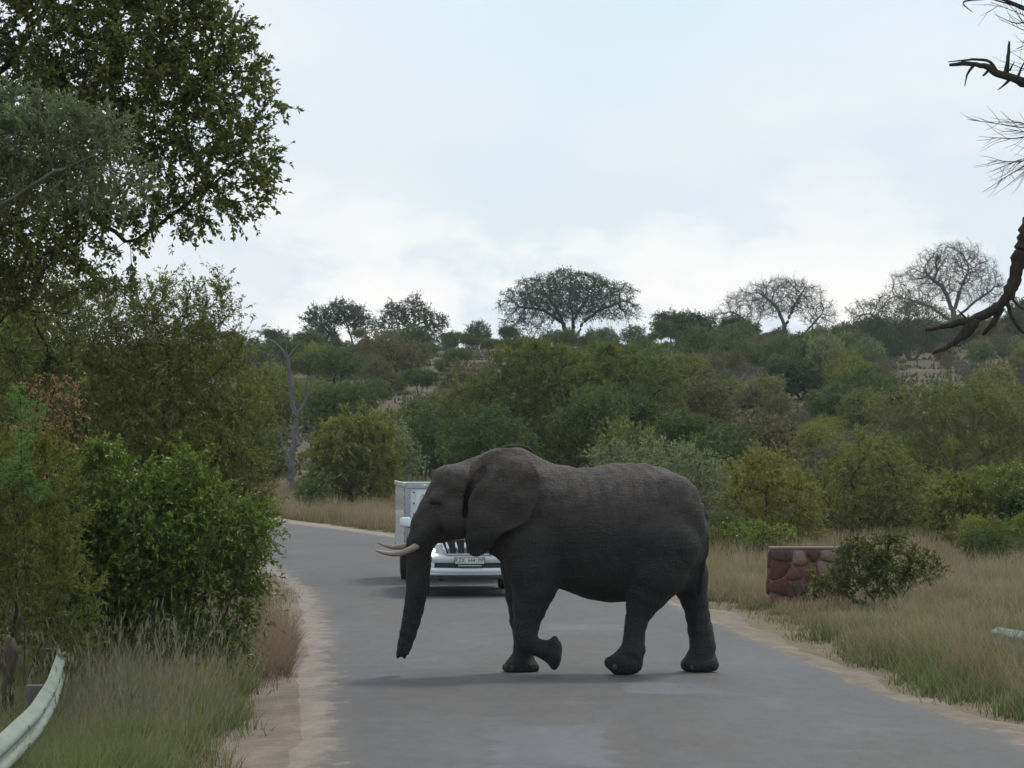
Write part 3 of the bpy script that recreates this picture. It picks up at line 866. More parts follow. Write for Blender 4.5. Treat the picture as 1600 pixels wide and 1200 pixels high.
def fill_ellipsoids(ells, n, rg, shell=0.5):
    """points inside a union of ellipsoids (cx,cy,cz,rx,ry,rz), denser to the outside"""
    ells = np.asarray(ells, float)
    vol = ells[:, 3] * ells[:, 4] * ells[:, 5]
    k = rg.choice(len(ells), n, p=vol / vol.sum())
    d = unit(rg.normal(size=(n, 3)))
    r = rg.random(n) ** (1 / 3.0)
    r = shell * (1 - (1 - r) ** 1.6) + (1 - shell) * r
    lump = 1 + 0.14 * np.sin(5 * d[:, 0] + k) * np.sin(4 * d[:, 1] + 2 * k) + 0.10 * np.sin(9 * d[:, 2] + 6 * d[:, 0] + k)
    return ells[k, :3] + d * (r * lump)[:, None] * ells[k, 3:]


def colonize(att, seeds, step, kill, infl, iters, rg, jitter=0.12):
    """space colonisation; seeds: list of polylines (arrays) that form the stems"""
    nodes, par = [], []
    for pl in seeds:
        p = np.asarray(pl, float)
        L = np.r_[0, np.cumsum(np.linalg.norm(np.diff(p, axis=0), axis=1))]
        m = max(2, int(L[-1] / step) + 1)
        t = np.linspace(0, L[-1], m)
        q = np.stack([np.interp(t, L, p[:, i]) for i in range(3)], 1)
        q[1:-1] += rg.normal(0, step * 0.10, (m - 2, 3))
        if nodes:
            allp = np.array(nodes); j = int(np.argmin(((allp - q[0]) ** 2).sum(1)))
            first = j if np.linalg.norm(allp[j] - q[0]) < step * 1.5 else -1
        else: first = -1
        for i, x in enumerate(q):
            par.append(first if i == 0 else len(nodes) - 1); nodes.append(x)
    cap = 30000
    N = np.zeros((cap, 3)); n = len(nodes); N[:n] = nodes; par = par[:]
    bd = np.full(len(att), 1e9); bi = np.zeros(len(att), int)
    def upd(a, b):
        nonlocal bd, bi
        for s in range(0, b - a, 256):
            blk = N[a + s:min(b, a + s + 256)]
            d = ((att[:, None] - blk[None]) ** 2).sum(-1)
            j = d.argmin(1); dd = d[np.arange(len(att)), j]
            u = dd < bd; bd[u] = dd[u]; bi[u] = j[u] + a + s
    upd(0, n)
    for it in range(iters):
        act = bd < infl * infl
        if it < 6 and act.sum() < 30: act = bd < (infl * 4) ** 2
        if not act.any(): break
        idx = bi[act]; d = unit(att[act] - N[idx])
        acc = np.zeros((n, 3)); np.add.at(acc, idx, d)
        g = np.unique(idx)
        dirn = unit(acc[g] + rg.normal(0, jitter, (len(g), 3)) * np.linalg.norm(acc[g], axis=1)[:, None])
        new = N[g] + dirn * step
        if n + len(new) >= cap: break
        N[n:n + len(new)] = new; par += list(g)
        a = n; n += len(new); upd(a, n)
        keep = bd > kill * kill
        if keep.sum() == len(att) and it > 60: break
        att, bd, bi = att[keep], bd[keep], bi[keep]
        if len(att) == 0: break
    return N[:n].copy(), np.array(par, int)


def radii(N, par, tip, power=2.3, rmax=None):
    n = len(N); acc = np.zeros(n); r = np.zeros(n)
    nch = np.bincount(par[par >= 0], minlength=n)
    for i in range(n - 1, -1, -1):
        r[i] = tip if nch[i] == 0 else acc[i] ** (1 / power)
        if par[i] >= 0: acc[par[i]] += r[i] ** power
    if rmax: r = np.minimum(r, rmax)
    return r, nch


def limbs(N, par, r, k_fn=None):
    """frusta from every node to its parent, all at once -> (V, Q)"""
    c = np.where(par >= 0)[0]; p = par[c]
    dirn = np.zeros_like(N); dirn[c] = unit(N[c] - N[p])
    roots = np.where(par < 0)[0]; dirn[roots] = (0, 0, 1)
    Vs, Qs, n0 = [], [], 0
    rc = r[c]
    for lo, hi, k in ((0, 0.012, 3), (0.012, 0.04, 5), (0.04, 9, 9)):
        s = (rc >= lo) & (rc < hi)
        if not s.any(): continue
        cc, pp = c[s], p[s]
        a = np.linspace(0, 2 * np.pi, k, endpoint=False)
        def ring(pos, d, rad):
            ref = np.where(np.abs(d[:, 2:3]) < 0.9, [[0.0, 0, 1]], [[1.0, 0, 0]])
            A = unit(np.cross(d, ref)); B = np.cross(A, d)
            return pos[:, None] + rad[:, None, None] * (np.cos(a)[None, :, None] * A[:, None] + np.sin(a)[None, :, None] * B[:, None])
        rp = np.minimum(r[pp], r[cc] * 1.25)
        dp = np.where((r[pp] < r[cc] * 1.6)[:, None], dirn[pp], dirn[cc])
        V0 = ring(N[pp], dp, rp); V1 = ring(N[cc] + dirn[cc] * r[cc][:, None] * 0.3, dirn[cc], r[cc])
        m = len(cc)
        V = np.concatenate([V0, V1], 1).reshape(-1, 3)
        i = (np.arange(m) * 2 * k)[:, None] + n0; j = np.arange(k)[None]; j2 = (j + 1) % k
        Qs.append(np.stack([i + j, i + j2, i + k + j2, i + k + j], -1).reshape(-1, 4)); Vs.append(V); n0 += len(V)
    return np.vstack(Vs), np.vstack(Qs)


def twig_set(base, dirs, n_per, L, rg, spread=0.9, up=0.15, droop=0.1):
    m = len(base)
    S = np.repeat(base, n_per, 0); D = np.repeat(dirs, n_per, 0)
    D = unit(D + rg.normal(0, spread, D.shape) + np.array([0, 0, up]))
    ln = L * rg.uniform(0.5, 1.25, len(S))
    mid = S + D * (ln * 0.5)[:, None] + rg.normal(0, 0.05, S.shape) * ln[:, None]
    end = S + D * ln[:, None] + rg.normal(0, 0.10, S.shape) * ln[:, None]; end[:, 2] -= droop * ln
    return S, mid, end


def twig_mesh(S, Mi, E, r0):
    """thin three-sided twigs"""
    m = len(S); d = unit(E - S)
    ref = np.where(np.abs(d[:, 2:3]) < 0.9, [[0.0, 0, 1]], [[1.0, 0, 0]])
    A = unit(np.cross(d, ref)); B = np.cross(A, d)
    a = np.linspace(0, 2 * np.pi, 3, endpoint=False)
    rng3 = np.cos(a)[None, :, None] * A[:, None] + np.sin(a)[None, :, None] * B[:, None]
    V = np.concatenate([S[:, None] + r0 * rng3, E[:, None] + 0.35 * r0 * rng3], 1).reshape(-1, 3)
    i = (np.arange(m) * 6)[:, None]; j = np.arange(3)[None]; j2 = (j + 1) % 3
    Q = np.stack([i + j, i + j2, i + 3 + j2, i + 3 + j], -1).reshape(-1, 4)
    return V, Q


def leaf_set(S, Mi, E, per, ln, wd, rg, angle=0.8, upn=0.6, spread=0.0, t0=0.1):
    m = len(S)
    t = rg.uniform(t0, 1.05, (m, per, 1))
    s, mi, e = S[:, None], Mi[:, None], E[:, None]
    pos = (1 - t) ** 2 * s + 2 * t * (1 - t) * mi + t * t * e
    d0 = unit(E - S)[:, None]
    d = unit(d0 + rg.normal(0, angle, (m, per, 3)))
    if spread: pos = pos + rg.normal(0, spread, pos.shape)
    pos, d = pos.reshape(-1, 3), d.reshape(-1, 3)
    nrm = rg.normal(0, 1, d.shape); nrm[:, 2] += upn * 2
    side = unit(np.cross(d, nrm)); nn = np.cross(side, d)
    l = (ln * rg.uniform(0.6, 1.25, len(d)))[:, None]; w_ = l * (wd / ln) * rg.uniform(0.8, 1.2, (len(d), 1))
    base = pos; tip = pos + d * l + nn * l * rg.uniform(-0.25, 0.1, (len(d), 1))
    mid = pos + d * l * 0.48
    a = mid + side * w_ * 0.5 + nn * w_ * 0.18; b = mid - side * w_ * 0.5 + nn * w_ * 0.18
    V = np.stack([base, a, tip, b], 1).reshape(-1, 3)
    i = (np.arange(len(d)) * 4)[:, None]
    F = np.concatenate([i + [[0, 1, 2]], i + [[0, 2, 3]]], 0)
    return V, F


def grow(seed, ells, stems, sp, tip=0.006, natt=None, dens=1.0, twigs=3, twL=0.3, leaves=8, leaf=(0.05, 0.022), rmax=None,
         spread=0.9, up=0.15, droop=0.1, angle=0.8, upn=0.6, bare=0.0, shell=0.5, power=2.3, jitter=0.12, twr=0.0025, lspread=0.0, minr=3.0, ext=None):
    """one plant -> (limb vertices/quads, leaf vertices/faces). sp: branch spacing in metres"""
    rg = np.random.default_rng(seed)
    ells = np.asarray(ells, float)
    if natt is None:
        vol = (ells[:, 3] * ells[:, 4] * ells[:, 5]).sum() * 4.19
        natt = int(min(7000, max(120, dens * vol / sp ** 3)))
    att = fill_ellipsoids(ells, natt, rg, shell)
    N, par = colonize(att, stems, sp * 0.55, sp * 0.8, sp * 7, 160, rg, jitter)
    r, nch = radii(N, par, tip, power, rmax)
    V, Q = limbs(N, par, r)
    tipn = np.where((r < tip * minr) & (par >= 0))[0]
    if len(tipn) == 0: tipn = np.where(nch == 0)[0]
    d = unit(N[tipn] - N[np.maximum(par[tipn], 0)])
    S, Mi, E = twig_set(N[tipn], d, twigs, twL, rg, spread, up, droop)
    TV, TQ = twig_mesh(S, Mi, E, twr)
    LV = LF = None
    if leaves > 0:
        if bare > 0:
            k = rg.random(len(S)) > bare; S, Mi, E = S[k], Mi[k], E[k]
        LV, LF = leaf_set(S, Mi, E, leaves, leaf[0], leaf[1], rg, angle, upn, lspread)
    return np.vstack([V, TV]), np.vstack([Q, TQ + len(V)]), LV, LF


STAT = []


def plant_meshes(name, g, bark, leafm):
    V, Q, LV, LF = g
    STAT.append((name, len(Q) * 2, 0 if LF is None else len(LF)))
    tm = new_mesh(name + '_trunk', V, [Q], [bark], [0], True)
    cm = new_mesh(name + '_crown', LV, [LF], [leafm], [0], False) if LV is not None else None
    return tm, cm


def place(name, label, cat, meshes, loc, rz=0.0, s=1.0, group=None, names=('trunk', 'crown')):
    o = thing(name, label, cat, loc, rz, group)
    o.scale = (s, s, s) if np.isscalar(s) else s
    for nm, me in zip(names, meshes):
        if me is not None: obj(nm, me, o)
    return o


def px_ells(lst, D, bx, bz, depth=1.0):
    """ellipsoids given in photo pixels at distance D -> local metres about base (bx, D, bz)"""
    k = D / FPX; out = []
    for e in lst:
        c = P(e[0], e[1], D); dd = e[4] if len(e) > 4 else 0.0
        rx, rz = e[2] * k, e[3] * k
        ry = e[5] if len(e) > 5 else depth * 0.5 * (rx + rz)
        out.append((c[0] - bx, dd, c[2] - bz, rx, ry, rz))
    return out


def to_local(lst, D, bx, bz):
    return np.array([np.r_[P(p[0], p[1], D)[0] - bx, (p[2] if len(p) > 2 else 0.0), P(p[0], p[1], D)[2] - bz] for p in lst])


BARK_DARK = bark_mat('bark_dark', (0.022, 0.018, 0.015), (0.06, 0.05, 0.042))
BARK_GREY = bark_mat('bark_grey', (0.10, 0.092, 0.085), (0.21, 0.195, 0.18))
BARK_PALE = bark_mat('bark_pale', (0.085, 0.08, 0.078), (0.18, 0.17, 0.165))
BARK_BROWN = bark_mat('bark_brown', (0.045, 0.034, 0.026), (0.11, 0.088, 0.07))
L_DARK = leaf_mat('leaf_deep_green', [(0.040, 0.059, 0.014), (0.074, 0.109, 0.023), (0.110, 0.132, 0.026), (0.188, 0.179, 0.041), (0.062, 0.096, 0.023)])
L_GREY = leaf_mat('leaf_grey_green', [(0.140, 0.166, 0.072), (0.204, 0.223, 0.095), (0.255, 0.277, 0.127), (0.165, 0.188, 0.087)], 0.7, 0.2)
L_OLIVE = leaf_mat('leaf_olive', [(0.111, 0.126, 0.031), (0.162, 0.184, 0.043), (0.208, 0.217, 0.053), (0.242, 0.210, 0.061), (0.127, 0.159, 0.036)], 0.7, 0.3)
L_BRIGHT = leaf_mat('leaf_fresh_green', [(0.075, 0.117, 0.014), (0.122, 0.179, 0.023), (0.177, 0.239, 0.032), (0.089, 0.128, 0.020), (0.265, 0.273, 0.060)], 0.42, 0.32, 0.5)
L_YELLOW = leaf_mat('leaf_yellow_green', [(0.119, 0.131, 0.025), (0.175, 0.183, 0.034), (0.230, 0.221, 0.048), (0.139, 0.159, 0.031)], 0.65, 0.35)
L_RUST = leaf_mat('leaf_rusty', [(0.26, 0.17, 0.075), (0.33, 0.215, 0.10), (0.38, 0.26, 0.13), (0.20, 0.15, 0.06)], 0.75, 0.25)
L_FEATHER = leaf_mat('leaf_feathery', [(0.122, 0.255, 0.059), (0.160, 0.323, 0.083), (0.208, 0.371, 0.100)], 0.6, 0.35)
L_FAR = leaf_mat('leaf_far_green', [(0.061, 0.090, 0.024), (0.090, 0.131, 0.030), (0.129, 0.160, 0.039), (0.075, 0.109, 0.030)], 0.7, 0.28)
L_FARDARK = leaf_mat('leaf_far_dark', [(0.042, 0.065, 0.030), (0.062, 0.090, 0.037), (0.083, 0.108, 0.044)], 0.7, 0.2)
L_BROWN = leaf_mat('leaf_brown_dry', [(0.142, 0.121, 0.056), (0.189, 0.157, 0.075), (0.113, 0.113, 0.049)], 0.8, 0.2)


def hero(name, label, cat, seed, D, base_px, ells, stems, style, bark, leafm, depth=1.0, group=None, names=('trunk', 'crown')):
    """plant modelled at its own place: base at photo column base_px and distance D; stems in photo pixels (px, py, dy)"""
    bx = P(base_px, 0, D)[0]; bz = float(ground_h(bx, D)) - 0.03
    g = grow(seed, px_ells(ells, D, bx, bz, depth), [np.vstack([[0, 0, 0] if s[0] is None else to_local(s[:1], D, bx, bz)[0], to_local(s[1:], D, bx, bz)]) for s in stems], **style)
    return place(name, label, cat, plant_meshes(name, g, bark, leafm), (bx, D, bz), group=group, names=names)
# ------------------------------------------------------------------ near trees and bushes on the left verge
# big broad-leaved tree whose crown reaches over the road edge
hero('broadleaf_tree', 'tall dark green tree with dense leafy crown leaning out over the road edge', 'tree', 11, 37.5, -330,
     [(190, 110, 190, 150), (330, 250, 110, 88), (330, 110, 95, 110), (60, 330, 150, 95), (-80, 170, 150, 170), (410, 190, 48, 42), (255, 330, 120, 42), (150, -60, 230, 90), (20, 430, 110, 60, 0.3), (385, 300, 50, 40)],
     [[None, (-335, 800), (-310, 560), (-250, 420)], [(-310, 560, 0), (-120, 470, -0.3), (20, 350, -0.5), (70, 345, -0.4), (130, 410, -0.4), (148, 428, -0.4)],
      [(-250, 420, 0), (-60, 330, 0.2), (100, 300, 0.2), (200, 382, 0.2), (255, 345, 0.1), (330, 290, 0)], [(200, 382, 0.2), (198, 400, 0.2), (200, 436, 0.15)],
      [(-250, 420, 0), (-60, 200, 0.1), (120, 150, 0), (270, 160, 0)], [(-60, 200, .1), (60, 20, 0.2), (140, -90, 0.2)]],
     dict(sp=0.24, tip=0.0045, dens=2.9, twigs=6, twL=0.24, leaves=15, leaf=(0.056, 0.030), rmax=0.24, spread=0.75, up=0.1, angle=0.75, shell=0.35, twr=0.0022),
     BARK_DARK, L_DARK, 0.85)
# fine grey-green thorn tree in front of it
hero('thorn_tree', 'grey-green fine-leaved thorn tree with pale dead twigs in front of tall dark tree', 'tree', 12, 33.5, -260,
     [(70, 215, 125, 68), (150, 235, 60, 62), (-60, 240, 150, 110), (215, 285, 40, 30), (120, 295, 90, 38), (20, 285, 110, 50)],
     [[None, (-262, 780), (-220, 520), (-140, 390)], [(-140, 390, 0), (-10, 330, -0.2), (90, 270, -0.2), (150, 245, -.2)], [(-140, 390, 0), (-80, 260, 0.2), (10, 200, 0.2)]],
     dict(sp=0.17, tip=0.003, dens=2.4, twigs=7, twL=0.19, leaves=20, leaf=(0.042, 0.013), rmax=0.14, spread=0.8, up=0.35, angle=0.5, shell=0.5, twr=0.002),
     BARK_GREY, L_GREY, 0.75)
# olive thorn thicket tree behind the green bush
hero('thorn_tree', 'wide olive-brown thorn tree with feathery top beside the bend of the road', 'tree', 13, 47.0, 210,
     [(255, 560, 130, 105), (330, 490, 45, 62), (270, 470, 60, 45), (150, 530, 120, 90), (345, 650, 85, 105), (230, 700, 160, 120), (90, 640, 110, 120), (380, 720, 48, 85), (300, 800, 120, 100), (190, 480, 60, 50), (60, 560, 60, 50), (395, 800, 35, 50), (360, 560, 22, 40)],
     [[None, (215, 980), (230, 850), (250, 700), (265, 600)], [None, (180, 960), (150, 800), (130, 650)], [None, (260, 960), (320, 800), (345, 690)], [None, (120, 980), (80, 800), (60, 700)]],
     dict(sp=0.23, tip=0.0035, dens=1.8, twigs=7, twL=0.30, leaves=14, leaf=(0.052, 0.018), rmax=0.1, spread=0.8, up=0.25, angle=0.7, shell=0.45, twr=0.0025),
     BARK_BROWN, L_OLIVE, 0.8)
# sparse airy tree at the far left
hero('sparse_tree', 'airy dark-limbed tree with thin foliage behind the rusty-leaved bush', 'tree', 14, 44.0, -40,
     [(40, 470, 105, 75), (-60, 520, 120, 120), (120, 440, 60, 45), (20, 560, 80, 60), (-60, 400, 110, 70), (60, 520, 90, 40), (30, 410, 70, 40)],
     [[None, (-42, 900), (-50, 700), (-60, 560)], [(-60, 560, 0), (20, 480, 0), (100, 490, 0.1)], [(-60, 560, 0), (-20, 430, 0), (60, 410, 0)]],
     dict(sp=0.26, tip=0.0045, dens=1.7, twigs=6, twL=0.28, leaves=11, leaf=(0.05, 0.022), rmax=0.12, spread=0.8, up=0.1, angle=0.8, shell=0.3, twr=0.0025),
     BARK_DARK, L_DARK, 0.8)
# glossy fresh green bush over the grass
hero('leafy_bush', 'large glossy fresh-green bush spilling over the tall grass by the road', 'bush', 15, 41.5, 250,
     [(250, 850, 130, 115), (345, 850, 72, 100), (140, 890, 110, 110), (385, 830, 32, 42), (200, 780, 90, 50), (330, 940, 70, 60), (90, 830, 60, 60), (370, 900, 35, 60), (290, 745, 45, 40), (165, 735, 50, 30), (60, 760, 50, 40), (415, 815, 14, 30), (240, 990, 110, 60), (140, 1000, 90, 50), (350, 985, 55, 40), (400, 870, 25, 45)],
     [[None, (245, 1000), (235, 880), (225, 800)], [None, (300, 1000), (335, 880), (350, 800)], [None, (190, 1010), (130, 900), (110, 840)], [None, (320, 1020), (360, 940), (378, 860)], [None, (230, 1020), (170, 960)]],
     dict(sp=0.18, tip=0.0035, dens=1.8, twigs=6, twL=0.32, leaves=13, leaf=(0.060, 0.027), rmax=0.05, spread=0.75, up=0.4, droop=0.3, angle=0.7, shell=0.2, twr=0.0022, upn=0.9),
     BARK_BROWN, L_BRIGHT, 0.8)
# olive bush, far left
hero('thorn_bush', 'low yellow-olive thorn bush left of the glossy green bush', 'bush', 16, 39.0, 20,
     [(20, 850, 110, 130), (80, 920, 80, 80), (-80, 860, 120, 140), (30, 740, 100, 60), (60, 1000, 90, 60), (-60, 1000, 100, 60)],
     [[None, (20, 1020), (30, 880), (20, 770)], [None, (60, 1020), (90, 940)], [None, (-40, 1000), (-80, 880)]],
     dict(sp=0.20, tip=0.003, dens=1.6, twigs=7, twL=0.24, leaves=14, leaf=(0.050, 0.018), rmax=0.05, spread=0.8, up=0.25, angle=0.7, shell=0.5, twr=0.002),
     BARK_BROWN, L_YELLOW, 0.7)
# rusty dry-leaved bush
hero('dry_bush', 'bush with clusters of rusty brown dry leaves against the olive thorn tree', 'bush', 17, 40.3, 70,
     [(80, 600, 40, 22), (112, 625, 24, 26), (60, 655, 40, 20)],
     [[None, (72, 900), (75, 760), (70, 660), (85, 610)], [None, (60, 900), (40, 760), (35, 650)], [(75, 760, 0), (110, 690, 0), (122, 640, 0)]],
     dict(sp=0.16, tip=0.003, dens=0.8, twigs=4, twL=0.22, leaves=9, leaf=(0.036, 0.018), rmax=0.03, spread=0.8, up=0.0, droop=0.5, angle=0.9, shell=0.4, twr=0.0022),
     BARK_BROWN, L_RUST, 0.7)
# feathery sapling
hero('feathery_sapling', 'small feathery light-green sapling poking out beside the rusty dry leaves', 'sapling', 18, 38.6, 38,
     [(30, 618, 16, 16), (55, 640, 18, 12), (22, 740, 26, 18), (60, 760, 20, 10)],
     [[None, (40, 880), (34, 740), (32, 625)], [(34, 740, 0), (45, 680, 0), (58, 642, 0)]],
     dict(sp=0.08, tip=0.002, dens=0.8, twigs=4, twL=0.12, leaves=16, leaf=(0.028, 0.007), rmax=0.02, spread=0.7, up=0.1, droop=0.3, angle=0.6, shell=0.3, twr=0.0015),
     BARK_BROWN, L_FEATHER, 0.9)
# ------------------------------------------------------------------ bushes and trees across the road and on the slope
MID = dict(sp=0.42, tip=0.008, dens=1.4, twigs=5, twL=0.45, leaves=9, leaf=(0.13, 0.055), rmax=0.12, spread=0.8, up=0.25, angle=0.75, shell=0.5, twr=0.005)


def style(**kw): d = dict(MID); d.update(kw); return d


# rounded creeper-hung bush beside the bend
hero('rounded_bush', 'rounded yellow-olive bush standing in dry grass across the bend', 'bush', 31, 137, 550,
     [(550, 715, 68, 70), (575, 670, 42, 35), (520, 745, 46, 50), (595, 740, 34, 50), (500, 775, 24, 24), (550, 775, 65, 30)],
     [[None, (548, 760), (545, 700)], [None, (520, 770), (515, 730)], [None, (580, 760), (590, 720)]],
     style(dens=2.0, twigs=6, leaves=11, leaf=(0.15, 0.06), droop=0.35), BARK_BROWN, L_YELLOW)
hero('low_bush', 'small dark green bush at the grass edge in front of the rounded bush', 'bush', 32, 131, 483,
     [(484, 775, 17, 20), (495, 760, 16, 14), (480, 795, 12, 12)], [[None, (484, 785), (484, 765)]], style(sp=0.3, dens=1.6), BARK_BROWN, L_FAR)
# big spreading acacia behind the elephant
hero('acacia_tree', 'broad layered green acacia with dark stems rising behind the elephant', 'tree', 33, 158, 845,
     [(760, 640, 75, 55), (840, 565, 80, 30), (900, 600, 90, 50), (980, 620, 70, 50), (1030, 590, 48, 34), (820, 620, 80, 48), (740, 690, 60, 45), (1000, 680, 75, 42), (880, 680, 90, 45), (950, 560, 55, 22), (1050, 640, 30, 30)],
     [[None, (850, 740), (845, 690), (800, 640), (770, 610)], [None, (870, 740), (880, 690), (870, 620), (850, 580)], [(845, 690, 0), (800, 680, 0.5), (760, 660, .5)], [(880, 690, 0), (930, 660, -.4), (990, 640, 0), (1030, 610, 0)], [None, (862, 750), (900, 700), (960, 690)]],
     style(sp=0.46, dens=1.5, twigs=6, leaves=12, leaf=(0.15, 0.05), rmax=0.16, up=0.35), BARK_DARK, L_YELLOW, 0.8)
hero('feathery_shrub', 'pale grey-green wispy shrub just behind the elephant rump', 'shrub', 34, 112, 1040,
     [(1030, 735, 85, 40), (1090, 760, 60, 50), (960, 715, 50, 18), (1110, 820, 45, 50)], [[None, (1035, 800), (1020, 740)], [None, (1080, 800), (1095, 750)], [None, (1000, 800), (970, 720)]],
     style(sp=0.34, leaves=10, leaf=(0.12, 0.035), up=0.6), BARK_GREY, L_GREY)
hero('green_bush', 'mid-green bush in the dry grass left of the stone pillar', 'bush', 35, 93, 1190,
     [(1200, 790, 70, 60), (1160, 830, 40, 34), (1245, 805, 45, 45), (1190, 740, 55, 40), (1200, 835, 75, 24)], [[None, (1195, 820), (1200, 760)], [None, (1170, 830), (1165, 800)], [None, (1230, 830), (1245, 790)]],
     style(sp=0.36, leaves=10, leaf=(0.11, 0.05)), BARK_BROWN, L_YELLOW)
hero('low_bush', 'low fresh-green bush between elephant tail and stone pillar', 'bush', 36, 88, 1160,
     [(1158, 842, 28, 24), (1185, 845, 30, 22), (1135, 855, 14, 14), (1225, 842, 32, 22)], [[None, (1158, 855), (1156, 835)], [None, (1190, 860), (1200, 840)]], style(sp=0.26, tip=.006, leaf=(0.09, 0.042), twL=.3, twr=.004), BARK_BROWN, L_BRIGHT)
hero('tall_thorn_tree', 'olive thorn tree with forked grey trunk on the right verge', 'tree', 37, 108, 1488,
     [(1500, 640, 95, 45), (1440, 680, 60, 40), (1560, 660, 70, 50), (1500, 690, 80, 36), (1600, 700, 60, 60), (1400, 640, 45, 30)], [[None, (1492, 780), (1490, 740), (1470, 700), (1440, 670)], [(1490, 740, 0), (1510, 700, 0), (1530, 660, 0)], [(1490, 740, 0), (1560, 700, .3), (1600, 680, .3)]],
     style(sp=0.40, dens=1.5, twigs=6, leaves=11, leaf=(0.11, 0.034), rmax=0.09), BARK_GREY, L_OLIVE)
hero('leafy_thicket_bush', 'bright green leafy bush with upright shoots under the olive thorn tree', 'bush', 38, 95, 1550,
     [(1560, 790, 75, 50), (1490, 800, 40, 46), (1590, 760, 50, 40), (1460, 790, 16, 40), (1620, 800, 50, 50), (1560, 835, 80, 22), (1480, 838, 40, 18)], [[None, (1550, 830), (1560, 780)], [None, (1490, 840), (1488, 790), (1480, 750)], [None, (1590, 830), (1600, 770)], [None, (1462, 840), (1462, 780)]],
     style(sp=0.28, tip=.006, dens=1.4, leaves=9, leaf=(0.095, 0.042), twL=.34, up=0.8, twr=.004), BARK_GREY, L_BRIGHT)
hero('thorn_bush', 'dull olive bush behind the small shrub and stone pillar', 'bush', 39, 101, 1365,
     [(1330, 760, 65, 60), (1400, 770, 65, 55), (1290, 795, 50, 45), (1360, 710, 60, 40), (1340, 820, 90, 24), (1420, 810, 40, 26)], [[None, (1340, 800), (1330, 750)], [None, (1395, 800), (1400, 750)], [None, (1300, 810), (1290, 780)]],
     style(sp=0.38, dens=1.4, leaf=(0.12, 0.045)), BARK_BROWN, L_OLIVE)
DD = 146.0
ddx = P(457, 0, DD)[0]; ddz = float(ground_h(ddx, DD)) - .05
dtree = thing('dead_tree', 'bare grey dead tree with forked snapped limbs at the roadside bend', 'tree', (ddx, DD, ddz))
rgx = np.random.default_rng(12)


def gnarled(pts, r0, r1, nm):
    q = np.vstack([[(0, 0, 0)] if pts[0] is None else to_local(pts[:1], DD, ddx, ddz), to_local(pts[1:], DD, ddx, ddz)])
    L = np.r_[0, np.cumsum(np.linalg.norm(np.diff(q, axis=0), axis=1))]; n = max(6, int(L[-1] / .14)); t = np.linspace(0, L[-1], n)
    c = np.stack([np.interp(t, L, q[:, i]) for i in range(3)], 1)
    c[1:-1] = .25 * c[:-2] + .5 * c[1:-1] + .25 * c[2:]
    r = np.linspace(r0, r1, n); c[1:] += rgx.normal(0, 1, (n - 1, 3)) * r[1:, None] * .22
    r = r * .62
    MB().tube(c, r * (1 + rgx.normal(0, .07, n)), 8).build(nm, BARK_PALE, dtree, True)


for pts, r0, r1, nm in (([None, (456, 725), (459, 690), (462, 652), (457, 620), (452, 585), (449, 556)], .21, .12, 'trunk'),
                        ([(449, 562), (440, 545), (430, 535), (420, 530), (413, 527)], .11, .035, 'limb'), ([(450, 562), (457, 548), (466, 538), (477, 529)], .09, .03, 'limb'), ([(430, 536), (425, 548), (418, 560)], .05, .02, 'limb'),
                        ([(462, 655), (470, 640), (480, 622), (486, 600), (484, 588)], .13, .05, 'limb'), ([(481, 620), (474, 606), (482, 590), (492, 588)], .05, .02, 'limb'), ([(455, 738), (447, 715), (440, 690), (431, 650)], .10, .025, 'limb'),
                        ([(449, 560), (446, 540), (449, 524)], .05, .02, 'limb'), ([(458, 546), (456, 534), (460, 522)], .04, .015, 'limb'), ([(466, 538), (472, 524)], .035, .012, 'limb'), ([(438, 545), (425, 572), (408, 577)], .035, .012, 'limb')):
    gnarled(pts, r0, r1, nm)

# skyline trees on the crest
SKY = dict(sp=0.62, tip=0.018, dens=1.3, twigs=5, twL=0.7, leaves=7, leaf=(0.22, 0.10), rmax=0.32, spread=0.8, up=0.25, angle=0.8, shell=0.5, twr=0.011)


def sky(**kw): d = dict(SKY); d.update(kw); return d


hero('acacia_tree', 'dark bushy acacia of the skyline pair left, leaning two-stemmed', 'tree', 51, 385, 526,
     [(500, 500, 26, 22), (535, 490, 32, 20), (560, 500, 18, 24), (485, 512, 14, 10)], [[None, (524, 530), (510, 515), (498, 505)], [None, (552, 540), (545, 515), (538, 495)]],
     sky(sp=.55, dens=1.9, twigs=5, leaves=7), BARK_DARK, L_FARDARK)
hero('acacia_tree', 'dark acacia with bare twigs sticking out of its top on the skyline', 'tree', 52, 388, 632,
     [(640, 492, 36, 22), (680, 505, 22, 18), (612, 490, 16, 18), (650, 470, 14, 8), (590, 508, 22, 12)], [[None, (634, 535), (630, 515), (640, 490), (652, 462)], [(630, 515, 0), (670, 500, .4), (690, 500, 0)]],
     sky(sp=.55, dens=1.8, twigs=5, leaves=7, bare=.25), BARK_DARK, L_FARDARK)
hero('spreading_tree', 'great wide-domed tree with thin leaves and many trunks on skyline', 'tree', 53, 398, 890,
     [(890, 462, 95, 34), (890, 440, 60, 20), (830, 478, 46, 24), (955, 478, 40, 22), (806, 504, 30, 16), (985, 490, 18, 12), (890, 480, 60, 22), (840, 512, 26, 10)],
     [[None, (886, 530), (880, 505), (850, 485), (815, 480)], [None, (893, 530), (896, 500), (890, 470)], [None, (900, 530), (910, 505), (935, 485), (970, 472)], [(880, 505, 0), (868, 480, .6), (850, 455, .6)], [(896, 500, 0), (915, 470, -.6), (930, 450, -.6)]],
     sky(sp=.6, dens=1.7, twigs=5, twL=.75, leaves=4, leaf=(0.18, 0.08), shell=.8, up=.3, droop=.3, tip=.019, power=2.15), BARK_DARK, L_FARDARK, 0.9)
